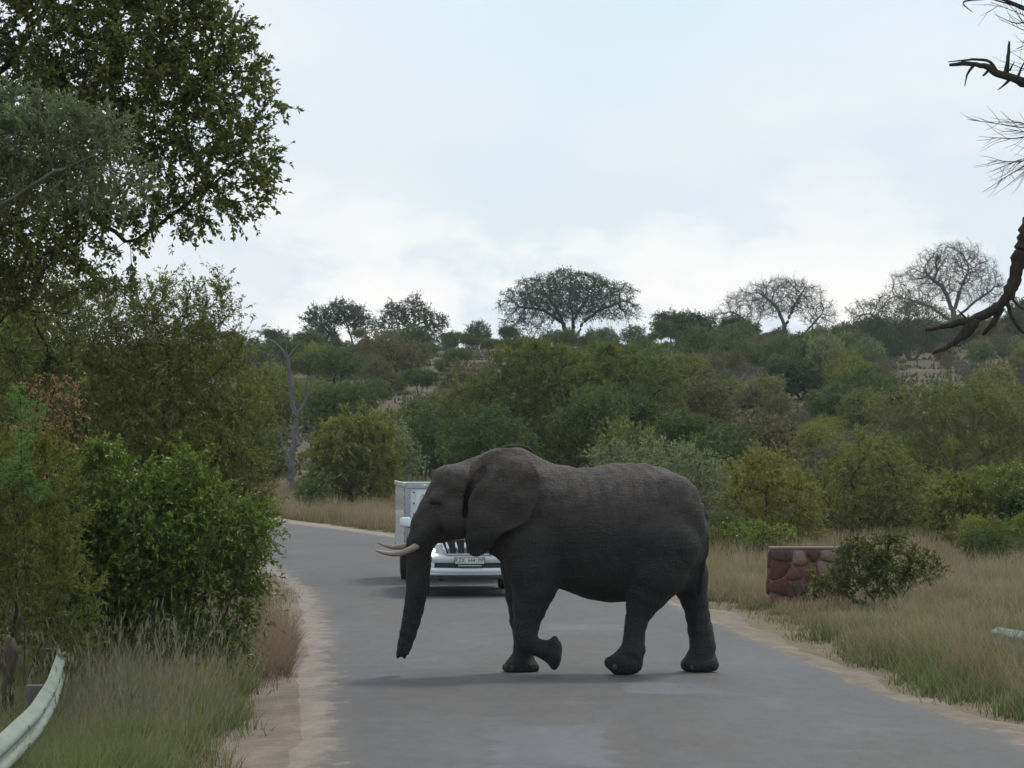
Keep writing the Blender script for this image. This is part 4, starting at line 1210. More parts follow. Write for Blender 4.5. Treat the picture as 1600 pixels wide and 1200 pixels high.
hero('flat_topped_tree', 'small flat-topped tree right of the great domed skyline tree', 'tree', 54, 395, 1048,
     [(1048, 496, 26, 7), (1062, 502, 18, 6), (1035, 505, 14, 6)], [[None, (1048, 520), (1046, 503)], [(1047, 515, 0), (1062, 503, 0)]], sky(sp=.4, dens=2.5, leaves=9, leaf=(.18, .08)), BARK_DARK, L_FARDARK)
hero('leafless_tree', 'nearly leafless rounded tree on skyline behind the dark round tree', 'tree', 55, 392, 1225,
     [(1225, 465, 62, 30), (1170, 478, 40, 26), (1280, 490, 30, 24), (1130, 500, 30, 18), (1225, 445, 36, 12)],
     [[None, (1228, 545), (1226, 510), (1215, 480), (1190, 460)], [(1226, 515, 0), (1240, 480, .4), (1255, 455, 0)], [None, (1245, 545), (1262, 515), (1285, 490)], [None, (1190, 545), (1175, 510), (1150, 490)]],
     sky(sp=.52, dens=1.7, twigs=4, twL=.8, leaves=2, leaf=(.14, .06), bare=.3, shell=.9, tip=.018, rmax=.3, power=2.1), BARK_PALE, L_FAR)
hero('round_tree', 'dense dark round-crowned tree below the leafless skyline trees', 'tree', 56, 372, 1155,
     [(1152, 518, 30, 18), (1168, 525, 18, 14), (1135, 524, 14, 10)], [[None, (1156, 560), (1154, 535)], [(1155, 550, 0), (1165, 530, 0)]], sky(sp=.45, dens=2.6, twigs=6, leaves=12), BARK_DARK, L_FARDARK)
hero('leafless_tree', 'tallest leafless tree with fan of fine pale branches on skyline', 'tree', 57, 395, 1490,
     [(1490, 428, 66, 44), (1435, 450, 46, 32), (1545, 450, 34, 28), (1420, 475, 36, 22), (1490, 396, 44, 18)],
     [[None, (1492, 540), (1490, 490), (1475, 450), (1450, 430)], [(1490, 492, 0), (1500, 455, .4), (1515, 420, .4)], [(1490, 500, 0), (1525, 470, 0), (1548, 455, 0)], [(1490, 505, 0), (1455, 480, -.4), (1425, 470, -.4)]],
     sky(sp=.55, dens=1.6, twigs=4, twL=.8, leaves=2, leaf=(.13, .05), bare=.5, shell=.85, tip=.018, rmax=.34, power=2.1), BARK_PALE, L_FAR)
hero('pale_trunked_tree', 'thin-leaved tree with pale forked trunk growing on the slope', 'tree', 58, 285, 1430,
     [(1390, 490, 60, 30), (1440, 500, 50, 34), (1350, 510, 30, 24), (1470, 530, 30, 24), (1400, 530, 55, 26)],
     [[None, (1428, 600), (1424, 565), (1415, 545), (1390, 510), (1360, 490)], [(1424, 570, 0), (1442, 545, 0), (1448, 510, .3)], [(1415, 545, 0), (1420, 500, 0)]],
     sky(sp=.46, dens=1.5, twigs=4, twL=.6, leaves=3, leaf=(.15, .06), bare=.3, shell=.7, tip=.013, rmax=.30, power=1.9), BARK_PALE, L_FAR)
hero('dark_tree', 'dark spreading tree growing halfway up the grassy slope', 'tree', 59, 235, 1250,
     [(1235, 590, 40, 26), (1262, 600, 28, 20), (1215, 605, 22, 16)], [[None, (1258, 640), (1245, 615)], [(1250, 625, 0), (1265, 605, 0)]], sky(sp=.42, dens=2.2, leaves=10, leaf=(.2, .09)), BARK_DARK, L_FARDARK)
hero('round_bush', 'rounded deep-green bush beneath the dark spreading slope tree', 'bush', 60, 215, 1325,
     [(1325, 636, 38, 20), (1345, 642, 24, 16)], [[None, (1325, 650), (1325, 635)]], sky(sp=.36, dens=2.2, leaves=10, leaf=(.18, .08)), BARK_DARK, L_FAR)
hero('dark_tree', 'dark green tree behind the drooping dead branch on the skyline', 'tree', 61, 380, 1545,
     [(1535, 530, 34, 24), (1570, 540, 30, 22), (1595, 500, 20, 30), (1500, 545, 24, 14)], [[None, (1545, 555), (1540, 530)], [None, (1590, 550), (1594, 510)]], sky(sp=.5, dens=2.2, twigs=6, leaves=10), BARK_DARK, L_FARDARK)
hero('orange_tinged_bush', 'orange-tinged bush at the foot of the pale-trunked tree', 'bush', 62, 205, 1405,
     [(1405, 632, 24, 18), (1385, 640, 18, 12)], [[None, (1405, 645), (1405, 632)]], sky(sp=.34, dens=2.0, leaves=8, leaf=(.16, .07)), BARK_BROWN, leaf_mat('leaf_orange_tinge', [(0.13, 0.095, 0.035), (0.17, 0.115, 0.04), (0.09, 0.085, 0.03)]))

# ---- repeated bushes of the slope, a handful of shapes copied as individuals
def local_plant(name, seed, ells, stems, sty, bark, leafm):
    return plant_meshes(name, grow(seed, ells, [np.array(s, float) for s in stems], **sty), bark, leafm)


GEN = []
for i in range(4):                                   # round bushes, about 4 m wide
    rg = np.random.default_rng(70 + i)
    el = [(0, 0, 1.5, 1.5, 1.5, 1.25)] + [(rg.uniform(-1.2, 1.2), rg.uniform(-1, 1), rg.uniform(0.8, 2.0), rg.uniform(.6, 1.0), rg.uniform(.6, 1.0), rg.uniform(.5, .9)) for _ in range(5)]
    GEN.append(local_plant('slope_bush', 80 + i, el, [[(0, 0, 0), (0.1, 0, 1.0)], [(.3, 0, 0), (.7, .2, 1.0)], [(-.3, .1, 0), (-.8, -.2, .9)]],
                           dict(sp=.42, tip=.009, dens=1.2, twigs=5, twL=.5, leaves=8, leaf=(.17, .07), rmax=.08, up=.25, shell=.55, twr=.006), BARK_BROWN, L_FAR))
TRE = []
for i in range(3):                                   # small spreading trees, about 5 m tall
    rg = np.random.default_rng(90 + i)
    el = [(rg.uniform(-1.6, 1.6), rg.uniform(-1.2, 1.2), rg.uniform(3.0, 4.2), rg.uniform(.9, 1.5), rg.uniform(.9, 1.4), rg.uniform(.4, .7)) for _ in range(7)]
    TRE.append(local_plant('slope_tree', 95 + i, el, [[(0, 0, 0), (.1, 0, 1.2), (.5, .2, 2.6)], [(.1, 0, 1.2), (-.6, -.2, 2.6)]],
                           dict(sp=.46, tip=.01, dens=1.6, twigs=5, twL=.55, leaves=9, leaf=(.18, .07), rmax=.13, up=.3, shell=.55, twr=.006), BARK_DARK, L_FAR))
BAR = []
for i in range(2):                                   # grey leafless shrubs
    rg = np.random.default_rng(60 + i)
    el = [(rg.uniform(-.9, .9), rg.uniform(-.8, .8), rg.uniform(1.0, 1.8), .8, .8, .7) for _ in range(5)]
    BAR.append(local_plant('bare_shrub', 65 + i, el, [[(0, 0, 0), (.1, 0, .7)], [(.2, 0, 0), (.6, .2, .8)], [(-.2, .1, 0), (-.6, -.2, .8)]],
                           dict(sp=.34, tip=.008, dens=1.6, twigs=6, twL=.5, leaves=2, leaf=(.10, .04), bare=.4, rmax=.06, up=.4, shell=.6, twr=.006), BARK_PALE, L_BROWN))

COLS = {'olive-green': L_OLIVE, 'yellow-green': L_YELLOW, 'dark green': L_FARDARK, 'mid-green': L_FAR, 'brown-tinged': L_BROWN, 'grey-green': L_GREY}


def filler(kind, colr, x, D, s, rg, label, group):
    src = {'bush': GEN, 'tree': TRE, 'shrub': BAR}[kind]
    tm, cm = src[int(rg.integers(len(src)))]
    z = float(ground_h(x, D)) - 0.05
    o = thing({'bush': 'thorn_bush', 'tree': 'acacia_tree', 'shrub': 'leafless_shrub'}[kind], label, kind, (x, D, z), float(rg.uniform(0, 6.28)), group)
    o.scale = (s * float(rg.uniform(.9, 1.15)), s * float(rg.uniform(.9, 1.15)), s * float(rg.uniform(.85, 1.2)))
    for nm, me in (('trunk', tm), ('crown', cm)):
        c = obj(nm, me, o)
        if nm == 'crown' and kind != 'shrub':
            c.material_slots[0].link = 'OBJECT'; c.material_slots[0].material = COLS[colr]


rgf = np.random.default_rng(2024)
placed = []


LAND = [(-400, 'behind the left verge trees'), (410, 'left of the grey dead tree'), (500, 'behind the rounded olive bush'), (600, 'below the twig-topped acacia'),
        (720, 'behind the elephant head'), (800, 'below the great domed tree'), (1000, 'below the small flat-topped tree'), (1090, 'near the dark round-crowned tree'),
        (1190, 'around the dark spreading slope tree'), (1300, 'around the orange-tinged bush'), (1380, 'around the pale-trunked tree'), (1480, 'beyond the olive thorn tree'), (1570, 'behind the drooping dead branch')]


def landmark(px):
    w_ = LAND[0][1]
    for p, t in LAND:
        if px >= p: w_ = t
    return w_


def sow(n, d0, d1, px0, px1, mind, kinds, size, where, ok=None):
    """scatter individuals between distances d0..d1 and photo columns px0..px1"""
    cnt = 0
    for _ in range(n * 12):
        if cnt >= n: break
        D = math.sqrt(rgf.uniform(d0 ** 2, d1 ** 2)); px = rgf.uniform(px0, px1)
        x = (px - 800) / FPX * D
        if D < 240 and float(road_dist(x, D)) < 2.5: continue
        if 1388 < px < 1458 and 195 < D < 285 or 395 < px < 515 and D < 172: continue
        if ok is not None and not ok(px, D): continue
        if any((x - a) ** 2 + (D - b) ** 2 < mind ** 2 for a, b in placed): continue
        placed.append((x, D)); cnt += 1
        kind, colr = kinds[int(rgf.integers(len(kinds)))]
        s = rgf.uniform(*size)
        if D > 96:                                    # heights fall so that the rows behind show over the rows in front
            hgt = {'bush': 3.1, 'tree': 5.0, 'shrub': 2.7}[kind]
            if px > 1080:
                top = rgf.uniform(640, 700) if D < 172 else 480 if D < 338 else rgf.uniform(508, 548)
                if 172 <= D < 338: s *= .95
            else: top = rgf.uniform(595, 645) if D < 182 else rgf.uniform(545, 585) if D < 250 else rgf.uniform(522, 552) if D < 330 else rgf.uniform(498, 545)
            lim = CAMZ + (HOR - top) / FPX * D - float(ground_h(x, D))
            s = min(s, lim / hgt)
            if s < .25: cnt -= 1; placed.pop(); continue
        big = '' if kind == 'shrub' else ('large ' if s > 0.5 * (size[0] + size[1]) else 'small ')
        what = {'bush': 'leafy bush', 'tree': 'spreading acacia', 'shrub': 'twiggy leafless shrub'}[kind]
        colr_n = colr if kind != 'shrub' else 'grey'
        filler(kind, colr, x, D, s, rgf, '%s%s %s %s, %s' % (big, colr_n, what, where, landmark(px)), '%s %s %s' % (colr_n, {'bush': 'bushes', 'tree': 'acacias', 'shrub': 'bare shrubs'}[kind], where))


B, T, S = 'bush', 'tree', 'shrub'
# thicket directly behind the road bend
sow(26, 146, 178, 340, 1120, 2.6, [(B, 'olive-green'), (B, 'yellow-green'), (B, 'mid-green'), (B, 'grey-green'), (T, 'mid-green')], (.8, 1.15), 'in thicket beyond the bend', lambda px, D: not (395 < px < 515 and D < 172))
sow(70, 178, 300, 330, 1100, 3.0, [(B, 'mid-green'), (B, 'yellow-green'), (B, 'olive-green'), (B, 'dark green'), (T, 'mid-green'), (T, 'olive-green'), (B, 'brown-tinged'), (S, '')], (.7, 1.15), 'on the wooded slope')
sow(64, 300, 390, 340, 1110, 3.6, [(B, 'dark green'), (T, 'dark green'), (B, 'mid-green'), (T, 'mid-green')], (.5, 1.05), 'on the hill crest')
# right-hand slope, more open
sow(24, 118, 165, 1080, 1640, 2.6, [(B, 'olive-green'), (B, 'brown-tinged'), (B, 'olive-green'), (B, 'mid-green'), (S, '')], (.75, 1.15), 'in the right verge thicket')
sow(46, 165, 250, 1060, 1640, 2.8, [(B, 'olive-green'), (B, 'brown-tinged'), (B, 'yellow-green'), (S, ''), (B, 'mid-green'), (S, '')], (.6, 1.0), 'on the open slope')
sow(84, 250, 345, 1060, 1640, 3.0, [(B, 'grey-green'), (S, ''), (B, 'brown-tinged'), (B, 'dark green'), (B, 'mid-green')], (.5, 1.0), 'high on the dry slope')
sow(48, 340, 392, 1060, 1640, 3.2, [(B, 'dark green'), (B, 'mid-green'), (B, 'mid-green'), (T, 'dark green'), (S, '')], (.5, 1.0), 'on the crest line')
sow(14, 94, 116, 1070, 1640, 1.6, [(B, 'olive-green'), (B, 'mid-green'), (B, 'yellow-green'), (S, '')], (.35, .7), 'in the dry verge grass')
sow(10, 80, 94, 1105, 1640, 1.3, [(B, 'mid-green'), (B, 'yellow-green')], (.25, .42), 'low in the straw grass', lambda px, D: not (1185 < px < 1500))
sow(36, 384, 400, 345, 1640, 2.6, [(B, 'dark green'), (B, 'mid-green'), (T, 'dark green'), (B, 'grey-green')], (.5, 1.0), 'along the skyline')
sow(44, 150, 380, -260, 335, 4.5, [(B, 'olive-green'), (B, 'mid-green'), (B, 'dark green'), (T, 'mid-green')], (.8, 1.3), 'on the left slope')
sow(14, 52, 95, -200, 330, 2.2, [(B, 'olive-green'), (B, 'mid-green'), (T, 'olive-green')], (.8, 1.2), 'in deep bush', lambda px, D: float(road_dist((px - 800) / FPX * D, D)) > 3.5)
# ------------------------------------------------------------------ small shrub before the pillar, dead tree at the right edge
hero('green_shrub', 'small dense green shrub growing against the red stone pillar', 'shrub', 71, 61.5, 1385,
     [(1385, 868, 58, 34), (1345, 885, 42, 36), (1430, 893, 38, 22), (1470, 886, 13, 8), (1290, 912, 36, 20), (1400, 842, 36, 14), (1380, 910, 60, 24), (1340, 850, 22, 20)],
     [[None, (1385, 915), (1385, 870)], [None, (1350, 920), (1340, 880)], [None, (1420, 920), (1440, 890), (1470, 886)], [None, (1330, 935), (1290, 915)]],
     dict(sp=0.17, tip=0.004, dens=1.9, twigs=6, twL=0.18, leaves=9, leaf=(0.060, 0.028), rmax=0.03, spread=0.8, up=0.3, angle=0.75, shell=0.5, twr=0.0025), BARK_BROWN, L_DARK, 0.8)

DT_D = 31.0
dt_x = P(1790, 0, DT_D)[0]; dt_z = float(ground_h(dt_x, DT_D))
dead = thing('dead_tree', 'leaning dark dead tree with crooked bare branches reaching in over the right verge', 'tree', (dt_x, DT_D, dt_z))
rgd = np.random.default_rng(9)


def crooked(pts, r0, r1, rg=rgd, wob=0.35, m=5):
    q = np.array([np.r_[P(p[0], p[1], DT_D)[0] - dt_x, p[2] if len(p) > 2 else 0.0, P(p[0], p[1], DT_D)[2] - dt_z] for p in pts])
    L = np.r_[0, np.cumsum(np.linalg.norm(np.diff(q, axis=0), axis=1))]
    n = max(4, int(L[-1] / 0.035)); t = np.linspace(0, L[-1], n)
    c = np.stack([np.interp(t, L, q[:, i]) for i in range(3)], 1)
    for _ in range(2): c[1:-1] = .25 * c[:-2] + .5 * c[1:-1] + .25 * c[2:]
    r = np.linspace(r0, r1, n)
    c[1:-1] += rg.normal(0, 1, (n - 2, 3)) * (r[1:-1, None] * wob * 0.35)
    r = r * (1 + 0.10 * np.sin(t * 23 + r0 * 99) + rg.normal(0, 0.05, n))
    return c, r


mb = MB()
mb.tube([(0, 0, -0.2), (0.05, 0.05, 1.2), (-0.05, 0, 2.6), (0.1, 0.1, 4.0), (0.0, 0.15, 5.4), (0.1, 0.1, 6.6)], [.34, .26, .23, .2, .17, .12], 16)
mb.build('trunk', BARK_DARK, dead, True)
S_ = [  # (points in photo pixels, start radius, end radius)
    ([(1790, 230), (1680, 300), (1625, 330), (1600, 372), (1588, 435), (1567, 476), (1530, 496), (1490, 507), (1446, 516)], .13, .014),
    ([(1522, 499), (1512, 520), (1490, 538), (1457, 552)], .055, .010),
    ([(1566, 480), (1553, 505), (1536, 524)], .034, .012),
    ([(1574, 468), (1580, 496), (1600, 522), (1640, 540)], .02, .008),
    ([(1578, 462), (1592, 480), (1615, 490)], .012, .006),
    ([(1512, 500), (1502, 490), (1496, 484)], .012, .006),
    ([(1800, 180), (1690, 150), (1600, 127), (1563, 116), (1537, 101), (1512, 98), (1484, 101)], .09, .012),
    ([(1572, 120), (1575, 98), (1578, 64)], .026, .008), ([(1560, 115), (1549, 93), (1520, 92), (1482, 96)], .018, .004), ([(1522, 102), (1511, 112), (1508, 134)], .014, .004),
    ([(1580, 122), (1572, 132), (1560, 140)], .016, .004), ([(1590, 124), (1598, 100), (1606, 90)], .014, .004), ([(1545, 110), (1536, 118)], .012, .008), ([(1578, 110), (1586, 96)], .01, .003),
    ([(1780, 60), (1680, 30), (1600, 12), (1560, -6), (1500, 2), (1520, 18)], .04, .003), ([(1600, 12), (1560, 0), (1530, -8)], .012, .003), ([(1640, 20), (1590, 38), (1555, 22)], .009, .002),
]
S_ += [([(1788, 225), (1705, 218), (1640, 205)], .03, .007), ([(1788, 275), (1700, 246), (1640, 240)], .03, .007), ([(1786, 95), (1710, 72), (1660, 60)], .03, .007), ([(1720, 158), (1690, 138), (1660, 120)], .02, .005)]
for pts, r0, r1 in S_:
    c, r = crooked(pts, r0, r1)
    MB().tube(c, r, 9 if r0 > .02 else 6).build('branch', BARK_DARK, dead, True)


def spray(root, ends, n_side, r0, seed):
    rg = np.random.default_rng(seed); mb = MB()
    for e in ends:
        c, r = crooked([root, ((root[0] + e[0]) / 2, (root[1] + e[1]) / 2 + rg.uniform(-8, 8)), e], r0, .0015, rg)
        mb.tube(c, r, 4, cap=False)
        for _ in range(n_side):
            i = rg.integers(len(c) // 5, len(c) - 2); d = unit(c[min(i + 3, len(c) - 1)] - c[i])
            L = rg.uniform(.08, .30); e2 = unit(d + rg.normal(0, .55, 3) * [1, 1, 1])
            p1 = c[i] + e2 * L * .5 + rg.normal(0, .01, 3)
            mb.tube([c[i], p1, p1 + unit(e2 + rg.normal(0, .3, 3)) * L * .5], [.0028, .002, .001], 3, cap=False)
    mb.build('twig_spray', BARK_GREY, dead, True)


spray((1640, 205), [(1512, 186), (1530, 213), (1548, 190), (1570, 200)], 9, .007, 1)
spray((1640, 240), [(1536, 300), (1550, 268), (1575, 290), (1545, 250), (1590, 280)], 9, .007, 2)
spray((1660, 60), [(1548, 2), (1565, 30), (1590, 75), (1575, 20)], 9, .007, 3)
spray((1660, 120), [(1580, 80), (1570, 95)], 6, .005, 4)

# ------------------------------------------------------------------ red stone pillar
ST_D = 63.6
pl_l, pl_r = P(1201, 0, ST_D)[0], P(1330, 0, ST_D)[0]
PW, PH, PD = pl_r - pl_l, 1.07, 0.55
pil = thing('stone_pillar', 'squat pillar of dark red stones set in pale mortar beside the verge shrub', 'pillar', ((pl_l + pl_r) / 2, ST_D + PD / 2, float(ground_h(pl_l, ST_D)) - 0.04), math.radians(-3))
M = Mat('pale_mortar'); n_ = M.noise(M.coords('Object'), 40, 5, .7)
mort = M.surf(M.ramp(n_, [(.3, (.17, .13, .112)), (.7, (.27, .215, .185))]), .95, .1, normal=M.bump(n_, .6, .02))
STONES = []
for nm, a, b in (('stone_maroon', (.065, .022, .021), (.125, .045, .04)), ('stone_red', (.13, .042, .034), (.20, .078, .06)), ('stone_tan', (.19, .13, .10), (.29, .21, .165)), ('stone_plum', (.06, .033, .036), (.105, .062, .06))):
    M = Mat(nm); v_ = M.coords('Object'); n1 = M.noise(v_, 14, 6, .65); n2 = M.noise(v_, 60, 4, .7)
    STONES.append(M.surf(M.mix(M.ramp(n2, [(.4, 0.), (.7, .35)]), M.ramp(n1, [(.3, a), (.7, b)]), (.20, .15, .125)), .85, .2, normal=M.bump(M.math('ADD', n1, n2), .6, .02)))
MB().box((0, 0, PH / 2 - 0.02), (PW - .05, PD - .05, PH - .02), taper=.97).build('mortar_core', mort, pil)
MB().box((0, 0, PH - .02), (PW - .03, PD - .02, .035)).build('coping', mort, pil, bevel=.010)


def clip_poly(poly, p, n):
    out = []
    for i in range(len(poly)):
        a, b = poly[i - 1], poly[i]
        da, db = (a - p) @ n, (b - p) @ n
        if (da <= 0) != (db <= 0): out.append(a + (b - a) * da / (da - db))
        if db <= 0: out.append(b)
    return np.array(out) if len(out) > 2 else np.zeros((0, 2))


def stone_face(wd, ht, nx, nz, rg, place_fn):
    pts = np.array([((i + .5 + rg.uniform(-.36, .36) + .25 * (k % 2)) * wd / nx - wd / 2, (k + .5 + rg.uniform(-.36, .36)) * ht / nz) for k in range(nz) for i in range(nx)])
    for i, p in enumerate(pts):
        poly = np.array([(-wd / 2, 0), (wd / 2, 0), (wd / 2, ht), (-wd / 2, ht)], float)
        for j, q in enumerate(pts):
            if i != j and len(poly): poly = clip_poly(poly, (p + q) / 2, q - p)
        if len(poly) < 3: continue
        c = poly.mean(0)
        sz = np.sqrt(np.abs(np.cross(poly - c, np.roll(poly, -1, 0) - c)).sum() / 2)
        if sz < .06: continue
        pr = []                                       # round the corners, then inset for the joint
        for a, b, d in zip(np.roll(poly, 1, 0), poly, np.roll(poly, -1, 0)):
            pr += [b * .84 + a * .16, b * .84 + d * .16]
        pr = c + (np.array(pr) - c) * (1 - .012 * 2 / sz)
        m = len(pr); pro = rg.uniform(.022, .065)
        rings = [(1.0, -.02), (1.0, pro * .5), (.86, pro)]
        V = []
        for s, dep in rings:
            for u in c + (pr - c) * s: V.append(place_fn(u[0], u[1], dep + rg.normal(0, .002)))
        V.append(place_fn(c[0], c[1], pro + .004))
        j = np.arange(m); j2 = (j + 1) % m
        quads = np.vstack([np.stack([r * m + j, r * m + j2, (r + 1) * m + j2, (r + 1) * m + j], 1) for r in range(2)])
        tris = np.stack([2 * m + j, 2 * m + j2, np.full(m, 3 * m)], 1)
        k = int(rg.choice(4, p=[.36, .28, .2, .16]))
        MB().add(V, quads, tris).build('stone', STONES[k], pil, True)


rgs = np.random.default_rng(4)
stone_face(PW - .03, PH - .04, 5, 4, rgs, lambda u, z, d: (u * (1 - .03 * z / PH), -(PD - .05) / 2 * (1 - .03 * z / PH) - d, z))
stone_face(PD - .03, PH - .06, 2, 4, rgs, lambda u, z, d: (-(PW - .05) / 2 * (1 - .03 * z / PH) - d, -u, z))
stone_face(PD - .03, PH - .06, 2, 4, rgs, lambda u, z, d: ((PW - .05) / 2 * (1 - .03 * z / PH) + d, u, z))
stone_face(PW - .03, PH - .06, 6, 4, rgs, lambda u, z, d: (-u * (1 - .03 * z / PH), (PD - .05) / 2 * (1 - .03 * z / PH) + d, z))

# ------------------------------------------------------------------ crash rails
M = Mat('weathered_rail'); v_ = M.coords('Object'); a_ = M.noise(M.coords('Object', (1, .25, 1)), 9, 6, .6); b_ = M.noise(v_, 2.5, 4)
railm = M.surf(M.mix(M.ramp(b_, [(.4, 0.), (.65, .6)]), M.ramp(a_, [(.3, (.16, .20, .165)), (.6, (.24, .285, .235)), (.8, (.33, .355, .30))]), (.29, .29, .22)), .55, .4, .15, normal=M.bump(a_, .15, .01))
M = Mat('rail_teal'); v_ = M.coords('Object'); a_ = M.noise(v_, 9, 6, .6)
railg = M.surf(M.ramp(a_, [(.3, (.16, .24, .24)), (.7, (.26, .35, .35))]), .5, .4, .2)
darkm = plain('dark_slot', (.02, .025, .025), .6)
postm = bark_mat('rail_post', (.10, .09, .075), (.19, .17, .15))
WP = np.array([(0, 0), (.012, .018), (.07, .052), (.082, .075), (.082, .095), (.07, .118), (.012, .148), (.012, .164), (.07, .194), (.082, .217), (.082, .237), (.07, .260), (.012, .294), (0, .312)])


def rail(name, label, path, ztop, mat, face, posts, slots, droop=0.0):
    path = np.asarray(path, float)
    L = np.r_[0, np.cumsum(np.linalg.norm(np.diff(path, axis=0), axis=1))]
    n = int(L[-1] / .18); t = np.linspace(0, L[-1], n)
    c = np.stack([np.interp(t, L, path[:, i]) for i in range(2)], 1)
    for _ in range(10): c[1:-1] = .25 * c[:-2] + .5 * c[1:-1] + .25 * c[2:]
    T = np.gradient(c, axis=0); T /= np.linalg.norm(T, axis=1)[:, None]
    Nn = np.stack([T[:, 1], -T[:, 0]], 1) * face
    c0 = c[n // 2]; g0 = float(ground_h(c0[0], c0[1]))
    o = thing(name, label, 'guardrail', (c0[0], c0[1], g0))
    prof = np.vstack([WP, WP[::-1] + [-.006, 0]])
    dz = -droop * sstep(L[-1] - 2.2, L[-1], t)
    sq = 1 - 0.15 * sstep(L[-1] - 1.2, L[-1], t) if droop else np.ones(n)
    G = np.zeros((n, len(prof), 3))
    for k, (d, z) in enumerate(prof):
        G[:, k, :2] = c + Nn * (d * sq)[:, None] - c0
        G[:, k, 2] = ztop - .312 * sq + z * sq + dz
    MB().grid(G, closed=True).build('rail', mat, o, True)
    for s in posts:
        i = int(np.clip(s / L[-1] * n, 0, n - 1)); p = c[i] - Nn[i] * .09 - c0
        MB().box((p[0], p[1], ztop / 2 - .18), (.14, .16, ztop + .36)).build('post', postm, o, bevel=.008)
    for s in slots:
        i = int(np.clip(s / L[-1] * n, 0, n - 2)); a = math.atan2(T[i, 1], T[i, 0]) - math.pi / 2
        R = np.array([[math.cos(a), -math.sin(a), 0], [math.sin(a), math.cos(a), 0], [0, 0, 1]])
        for zz in (.085, .227):
            for dzz in (-.011, .011):
                p = c[i] + Nn[i] * .083 * sq[i] - c0
                MB().box((p[0], p[1], ztop - .312 * sq[i] + (zz + dzz) * sq[i] + dz[i]), (.006, .16, .010), R=R).build('bolt_slot', darkm, o)
    return o


rail('guardrail', 'pale green weathered crash rail curving away into the tall roadside grass', [(-3.3, 14), (-3.45, 20), (-3.8, 28.6), (-3.93, 31.4), (-4.18, 34.6), (-4.57, 38.6), (-4.82, 41.2)], .74, railm, 1, (2, 8, 14, 20, 25.5), [16.2, 18.0, 19.9, 21.8, 23.6, 25.3], .06)
rail('guardrail', 'blue-green crash rail end sticking out of the grass on the right verge', [(7.6, 22), (7.3, 30), (6.95, 38), (6.6, 44), (6.08, 48.2)], .56, railg, -1, (4, 12, 20, 24.5), [25.6], .02)
stump = MB()
sx0 = P(12, 0, 37)[0]
c = np.array([(0, 0, -.1), (.01, 0, .3), (.0, .02, .62), (.03, .01, .80), (.02, .02, .98)])
stump.tube(c, [.075, .065, .06, .085, .05], 9); stump.tube([(.02, 0, .74), (.12, -.02, .86)], [.035, .015], 7); stump.tube([(0, 0, .7), (-.07, .03, .9)], [.03, .012], 7)
so = stump.build('tree_stump', BARK_BROWN, None, True, loc=(sx0, 37, float(ground_h(sx0, 37))))
tag(so, 'broken grey-brown stump standing behind the curving crash rail', 'stump')

# ------------------------------------------------------------------ white station wagon and box trailer
def paint(name, col, rough=.28, metal=0.0, coat=.6):
    M = Mat(name); n = M.noise(M.coords('Object'), 3, 4); n2 = M.noise(M.coords('Object', (1, 1, 3)), 20, 4)
    c = M.mix(M.ramp(n2, [(.5, 0.), (.8, .18)]), M.ramp(n, [(.3, tuple(x * .93 for x in col)), (.7, col)]), (.45, .40, .34))
    return M.surf(c, rough, .5, metal, Coat_Weight=coat)


WHITE = paint('white_paint', (.72, .74, .76)); TRIM = plain('black_trim', (.018, .018, .020), .55); RUB = plain('tyre_rubber', (.022, .022, .022), .85, .2)
CHROME = plain('chrome', (.62, .63, .66), .18, .5, 1.0, .05); ALU = plain('grey_alloy', (.36, .37, .39), .35, .5, .8); GLASSD = plain('dark_glass', (.014, .018, .022), .06, .7)
UNDER = plain('underbody', (.015, .015, .015), .9, .1); SILV = plain('silver_skid', (.40, .42, .45), .4, .5, .4); ORANGE = plain('amber_lens', (.55, .20, .03), .3)
M = Mat('lit_lamp'); M.surf((.9, .9, .88), .15, .5); M.p.inputs['Emission Color'].default_value = (1, .97, .88, 1); M.p.inputs['Emission Strength'].default_value = 7.0; LAMP = M.m
M = Mat('lamp_glass'); LENS = M.surf(M.ramp(M.noise(M.coords('Object'), 30, 3), [(.3, (.32, .34, .36)), (.7, (.55, .57, .6))]), .08, .6, .3)
PLATE = plain('plate_white', (.62, .62, .56), .5); INK = plain('plate_ink', (.02, .02, .03), .6)

CAR = thing('station_wagon', 'white four-wheel-drive station wagon with lit headlamps stopped behind the elephant', 'car', (P(734, 0, 65.8)[0], 65.8, .062), math.radians(3.0))
# body shell: rings along the length; half section from sill to roof centre
def shell(rows):
    R = []
    for y, zb, ws, wb, zs, wg, zg, wr, zr in rows:      # sill z, sill halfwidth, belt halfwidth, shoulder z, glass-base halfwidth, its z, roof halfwidth, roof z
        half = [(ws, zb), (wb, zb + .10), (wb + .01, (zb + zs) / 2), (wb, zs - .06), (wb - .04, zs), (wg, zg), ((wg + wr) / 2, (zg + zr) / 2), (wr, zr - .05), (wr * .75, zr), (wr * .3, zr + .012)]
        full = [(-x, z) for x, z in half] + [(x, z) for x, z in half[::-1]]
        R.append([(x, y, z) for x, z in full])
    return np.array(R)


